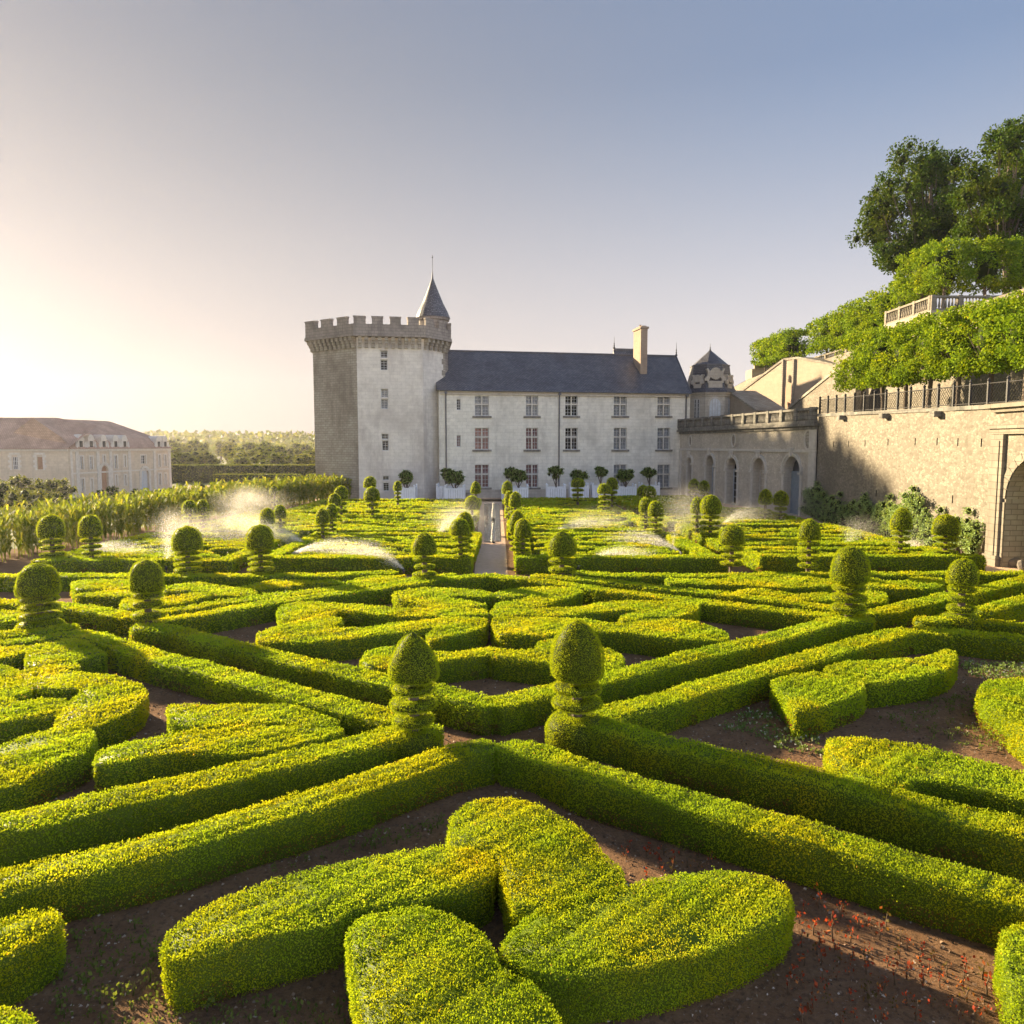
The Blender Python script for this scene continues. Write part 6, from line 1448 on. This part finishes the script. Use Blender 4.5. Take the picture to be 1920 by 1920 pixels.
sprinkler(1350, 988, 1470, 975, 24000, 'sprinkler with a misty arc before the gallery doors', spread=.14, el=35, mist=.5)
sprinkler(1585, 1028, 1640, 1000, 9000, 'small sprinkler puff before the left part of the ivy', spread=.15, el=35)
sprinkler(1722, 1036, 1690, 1024, 8000, 'small sprinkler puff between the two domes before the ivy', spread=.3, el=45, mist=.6)
sprinkler(1492, 985, 1515, 955, 8000, 'faint sprinkler plume by the last gallery door', spread=.2, el=55, mist=.5)
sprinkler(425, 985, 500, 960, 20000, 'hazy sprinkler drifting in front of the maize left of the keep', spread=.3, el=45, mist=.8)
for px_, pt, pb, lab in ((925, 946, 974, 'far fountain jet in the canal, near the house'), (925, 986, 1018, 'near, taller fountain jet in the canal')):
    X, Y = un(px_, pb, .03); f = Frame(X, Y, 0); zt = f.at(px_, pt)[1]
    t = empty('fountain_jet', (X, Y, .03), label=lab, cat='fountain', group='fountain jets in the canal'); mb = MB(); mb.lathe([(.10, 0), (.08, .1), (.04, .16)], 10); mb.build('nozzle', M['iron'], t)
    n = 9000; h = RS.beta(1.2, 1.0, n) * zt; w_ = .03 + .13 * (1 - h / zt) * RS.uniform(0, 1, n); a = RS.uniform(0, 6.28, n)
    P_ = np.column_stack([w_ * np.cos(a), w_ * np.sin(a), h + .1]); V = leaf_arrays(P_, RS.normal(0, 1, (n, 3)), np.full(n, .04), 1, 0, 1.0)
    build_leafy('water_plume', [(0, 0, 0), (.001, 0, 0), (0, .001, 0)], [(0, 1, 2)], V, np.full(n, .5), (M['spray'], M['spray']), t)

# ------------------------------------------------------------------ bedding plants on the bare soil
def in_poly(x, y, poly):
    c = False; j = len(poly) - 1
    for i in range(len(poly)):
        xi, yi = poly[i]; xj, yj = poly[j]
        if (yi > y) != (yj > y) and x < (xj - xi) * (y - yi) / (yj - yi) + xi: c = not c
        j = i
    return c
def plant_mesh(name, mats, n_leaf, h, w, ls, tint_lo=0, tint_hi=1):
    P_ = np.column_stack([RS.normal(0, w, n_leaf), RS.normal(0, w, n_leaf), RS.uniform(.03, h, n_leaf)]); V = leaf_arrays(P_, np.tile((0, 0, 1.), (n_leaf, 1)), np.full(n_leaf, ls), .9, .3, .7)
    mb = MB(); mb.tube([(0, 0, -.01), (.01, 0, h * .5), (0, .01, h * .9)], [.008, .006, .003], 5)
    o = build_leafy(name, mb.v, mb.f, V, RS.uniform(tint_lo, tint_hi, n_leaf), mats); COL.objects.unlink(o); return o
M['rosedull'] = leafmat('dull_rose_leaf', [(0, (.06, .05, .02)), (.6, (.14, .10, .03)), (1, (.35, .10, .04))], None, .4)
red = [plant_mesh('rose_plant', (M['twig'], M['red'] if k < 5 else M['rosedull']), RND.randint(9, 20), RND.uniform(.10, .22), .035, .036) for k in range(7)]
grn = [plant_mesh('seedling', (M['seedling'], M['seedling']), RND.randint(10, 18), .10, .04, .04) for _ in range(4)]
pal = [plant_mesh('pale_flower', (M['seedling'], M['paleflower']), 22, .08, .06, .05) for _ in range(4)]
def scatter(poly_px, n, protos_, name, label, cat, group, mind=.16, weight=None):
    placed = []; tries = 0
    xs = [p[0] for p in poly_px]; ys = [p[1] for p in poly_px]; P0 = [un(x, y) for x, y in poly_px]
    X0, X1 = min(p[0] for p in P0), max(p[0] for p in P0); Y0, Y1 = min(p[1] for p in P0), max(p[1] for p in P0)
    while len(placed) < n and tries < n * 60:
        tries += 1; x = RND.uniform(X0, X1); y = RND.uniform(Y0, Y1)
        if not in_poly(x, y, P0): continue
        if any((x - a) ** 2 + (y - b) ** 2 < mind ** 2 for a, b in placed): continue
        placed.append((x, y)); src = RND.choice(protos_); o = src.copy(); o.name = name; o.location = (x, y, 0); o.rotation_euler = (0, 0, RND.uniform(0, 6.28)); s_ = RND.uniform(.7, 1.3); o.scale = (s_, s_, s_)
        put(o, None, label, cat, group)
scatter([(1495, 1700), (1560, 1700), (1700, 1760), (1870, 1850), (1870, 1920), (1500, 1920), (1440, 1850), (1500, 1780)], 70, red, 'rose_plant', 'small red-leaved rose plant in the bare soil at the lower right', 'plant', 'red rose plants at the lower right', .14)
scatter([(1160, 1590), (1280, 1600), (1380, 1630), (1200, 1650)], 16, red, 'rose_plant', 'small red-leaved plant in the soil behind the foreground leaf figure', 'plant', 'red plants behind the leaf figure', .13)
scatter([(120, 1750), (280, 1740), (290, 1810), (420, 1880), (640, 1900), (640, 1950), (90, 1950)], 80, grn, 'seedling', 'small dark seedling in the bare soil at the lower left', 'plant', 'seedlings at the lower left', .15)
scatter([(500, 1640), (700, 1570), (830, 1530), (830, 1570), (620, 1610)], 22, grn, 'seedling', 'small seedling between the long hedge and the left leaf', 'plant', 'seedlings behind the left leaf', .15)
scatter([(1340, 1360), (1460, 1320), (1480, 1370), (1570, 1400), (1560, 1430), (1440, 1400)], 50, pal, 'pale_flower', 'small pale flowering plant in the soil beside the orange-tinged hedge', 'plant', 'pale flowers beside the orange-tinged hedge', .13)
scatter([(1800, 1240), (1920, 1250), (1920, 1275), (1840, 1275), (1810, 1265)], 50, pal, 'pale_flower', 'small pale flowering plant in the soil near the right edge', 'plant', 'pale flowers near the right edge', .12)
scatter([(1640, 1350), (1820, 1290), (1880, 1380), (1880, 1420), (1700, 1380)], 70, grn, 'seedling', 'small seedling in the bare soil of the right-hand bed', 'plant', 'seedlings in the right-hand bed', .16)
scatter([(915, 1240), (925, 1240), (925, 1275), (915, 1275)], 4, pal, 'pale_flower', 'pale flower in the narrow gap of the central diamond bed', 'plant', 'pale flowers in the central gap', .1)
# clods and small stones lying on the near soil
n = 26000; d = RS.uniform(5.2, 22, n); x = RS.uniform(-.75, .75, n) * d; s = RS.uniform(.004, .016, n) * (1 + d * .06)
Pq = np.column_stack([x, d, s * .1]); V = leaf_arrays(Pq, np.tile((0, 0, .4), (n, 1)), s * 2, 1.2, 0, 1.0)
M['clod'] = leafmat('clod', [(0, (.08, .052, .036)), (.7, (.25, .17, .115)), (1, (.48, .40, .32))], None, .0)
o = build_leafy('soil_clods', [(0, 0, 0), (.01, 0, 0), (0, .01, 0)], [(0, 1, 2)], V, RS.uniform(0, 1, n), (M['clod'], M['clod']), label='small clods and pebbles scattered over the garden soil', cat='clods', kind='stuff')
# ------------------------------------------------------------------ evening air
mb = MB(); mb.box((-480, -30, -3.2), (260, 620, 60))
M['haze'] = bpy.data.materials.new('haze'); M['haze'].use_nodes = True
nt = M['haze'].node_tree; nt.nodes.remove(nt.nodes['Principled BSDF'])
pv = nt.nodes.new('ShaderNodeVolumePrincipled'); pv.inputs['Color'].default_value = (.92, .88, 1.0, 1); pv.inputs['Density'].default_value = .00018; pv.inputs['Anisotropy'].default_value = .62
nt.links.new(pv.outputs[0], nt.nodes['Material Output'].inputs['Volume'])
mb.build('haze', M['haze'], kind='stuff', label='warm evening haze filling the air over garden and meadow', cat='haze')
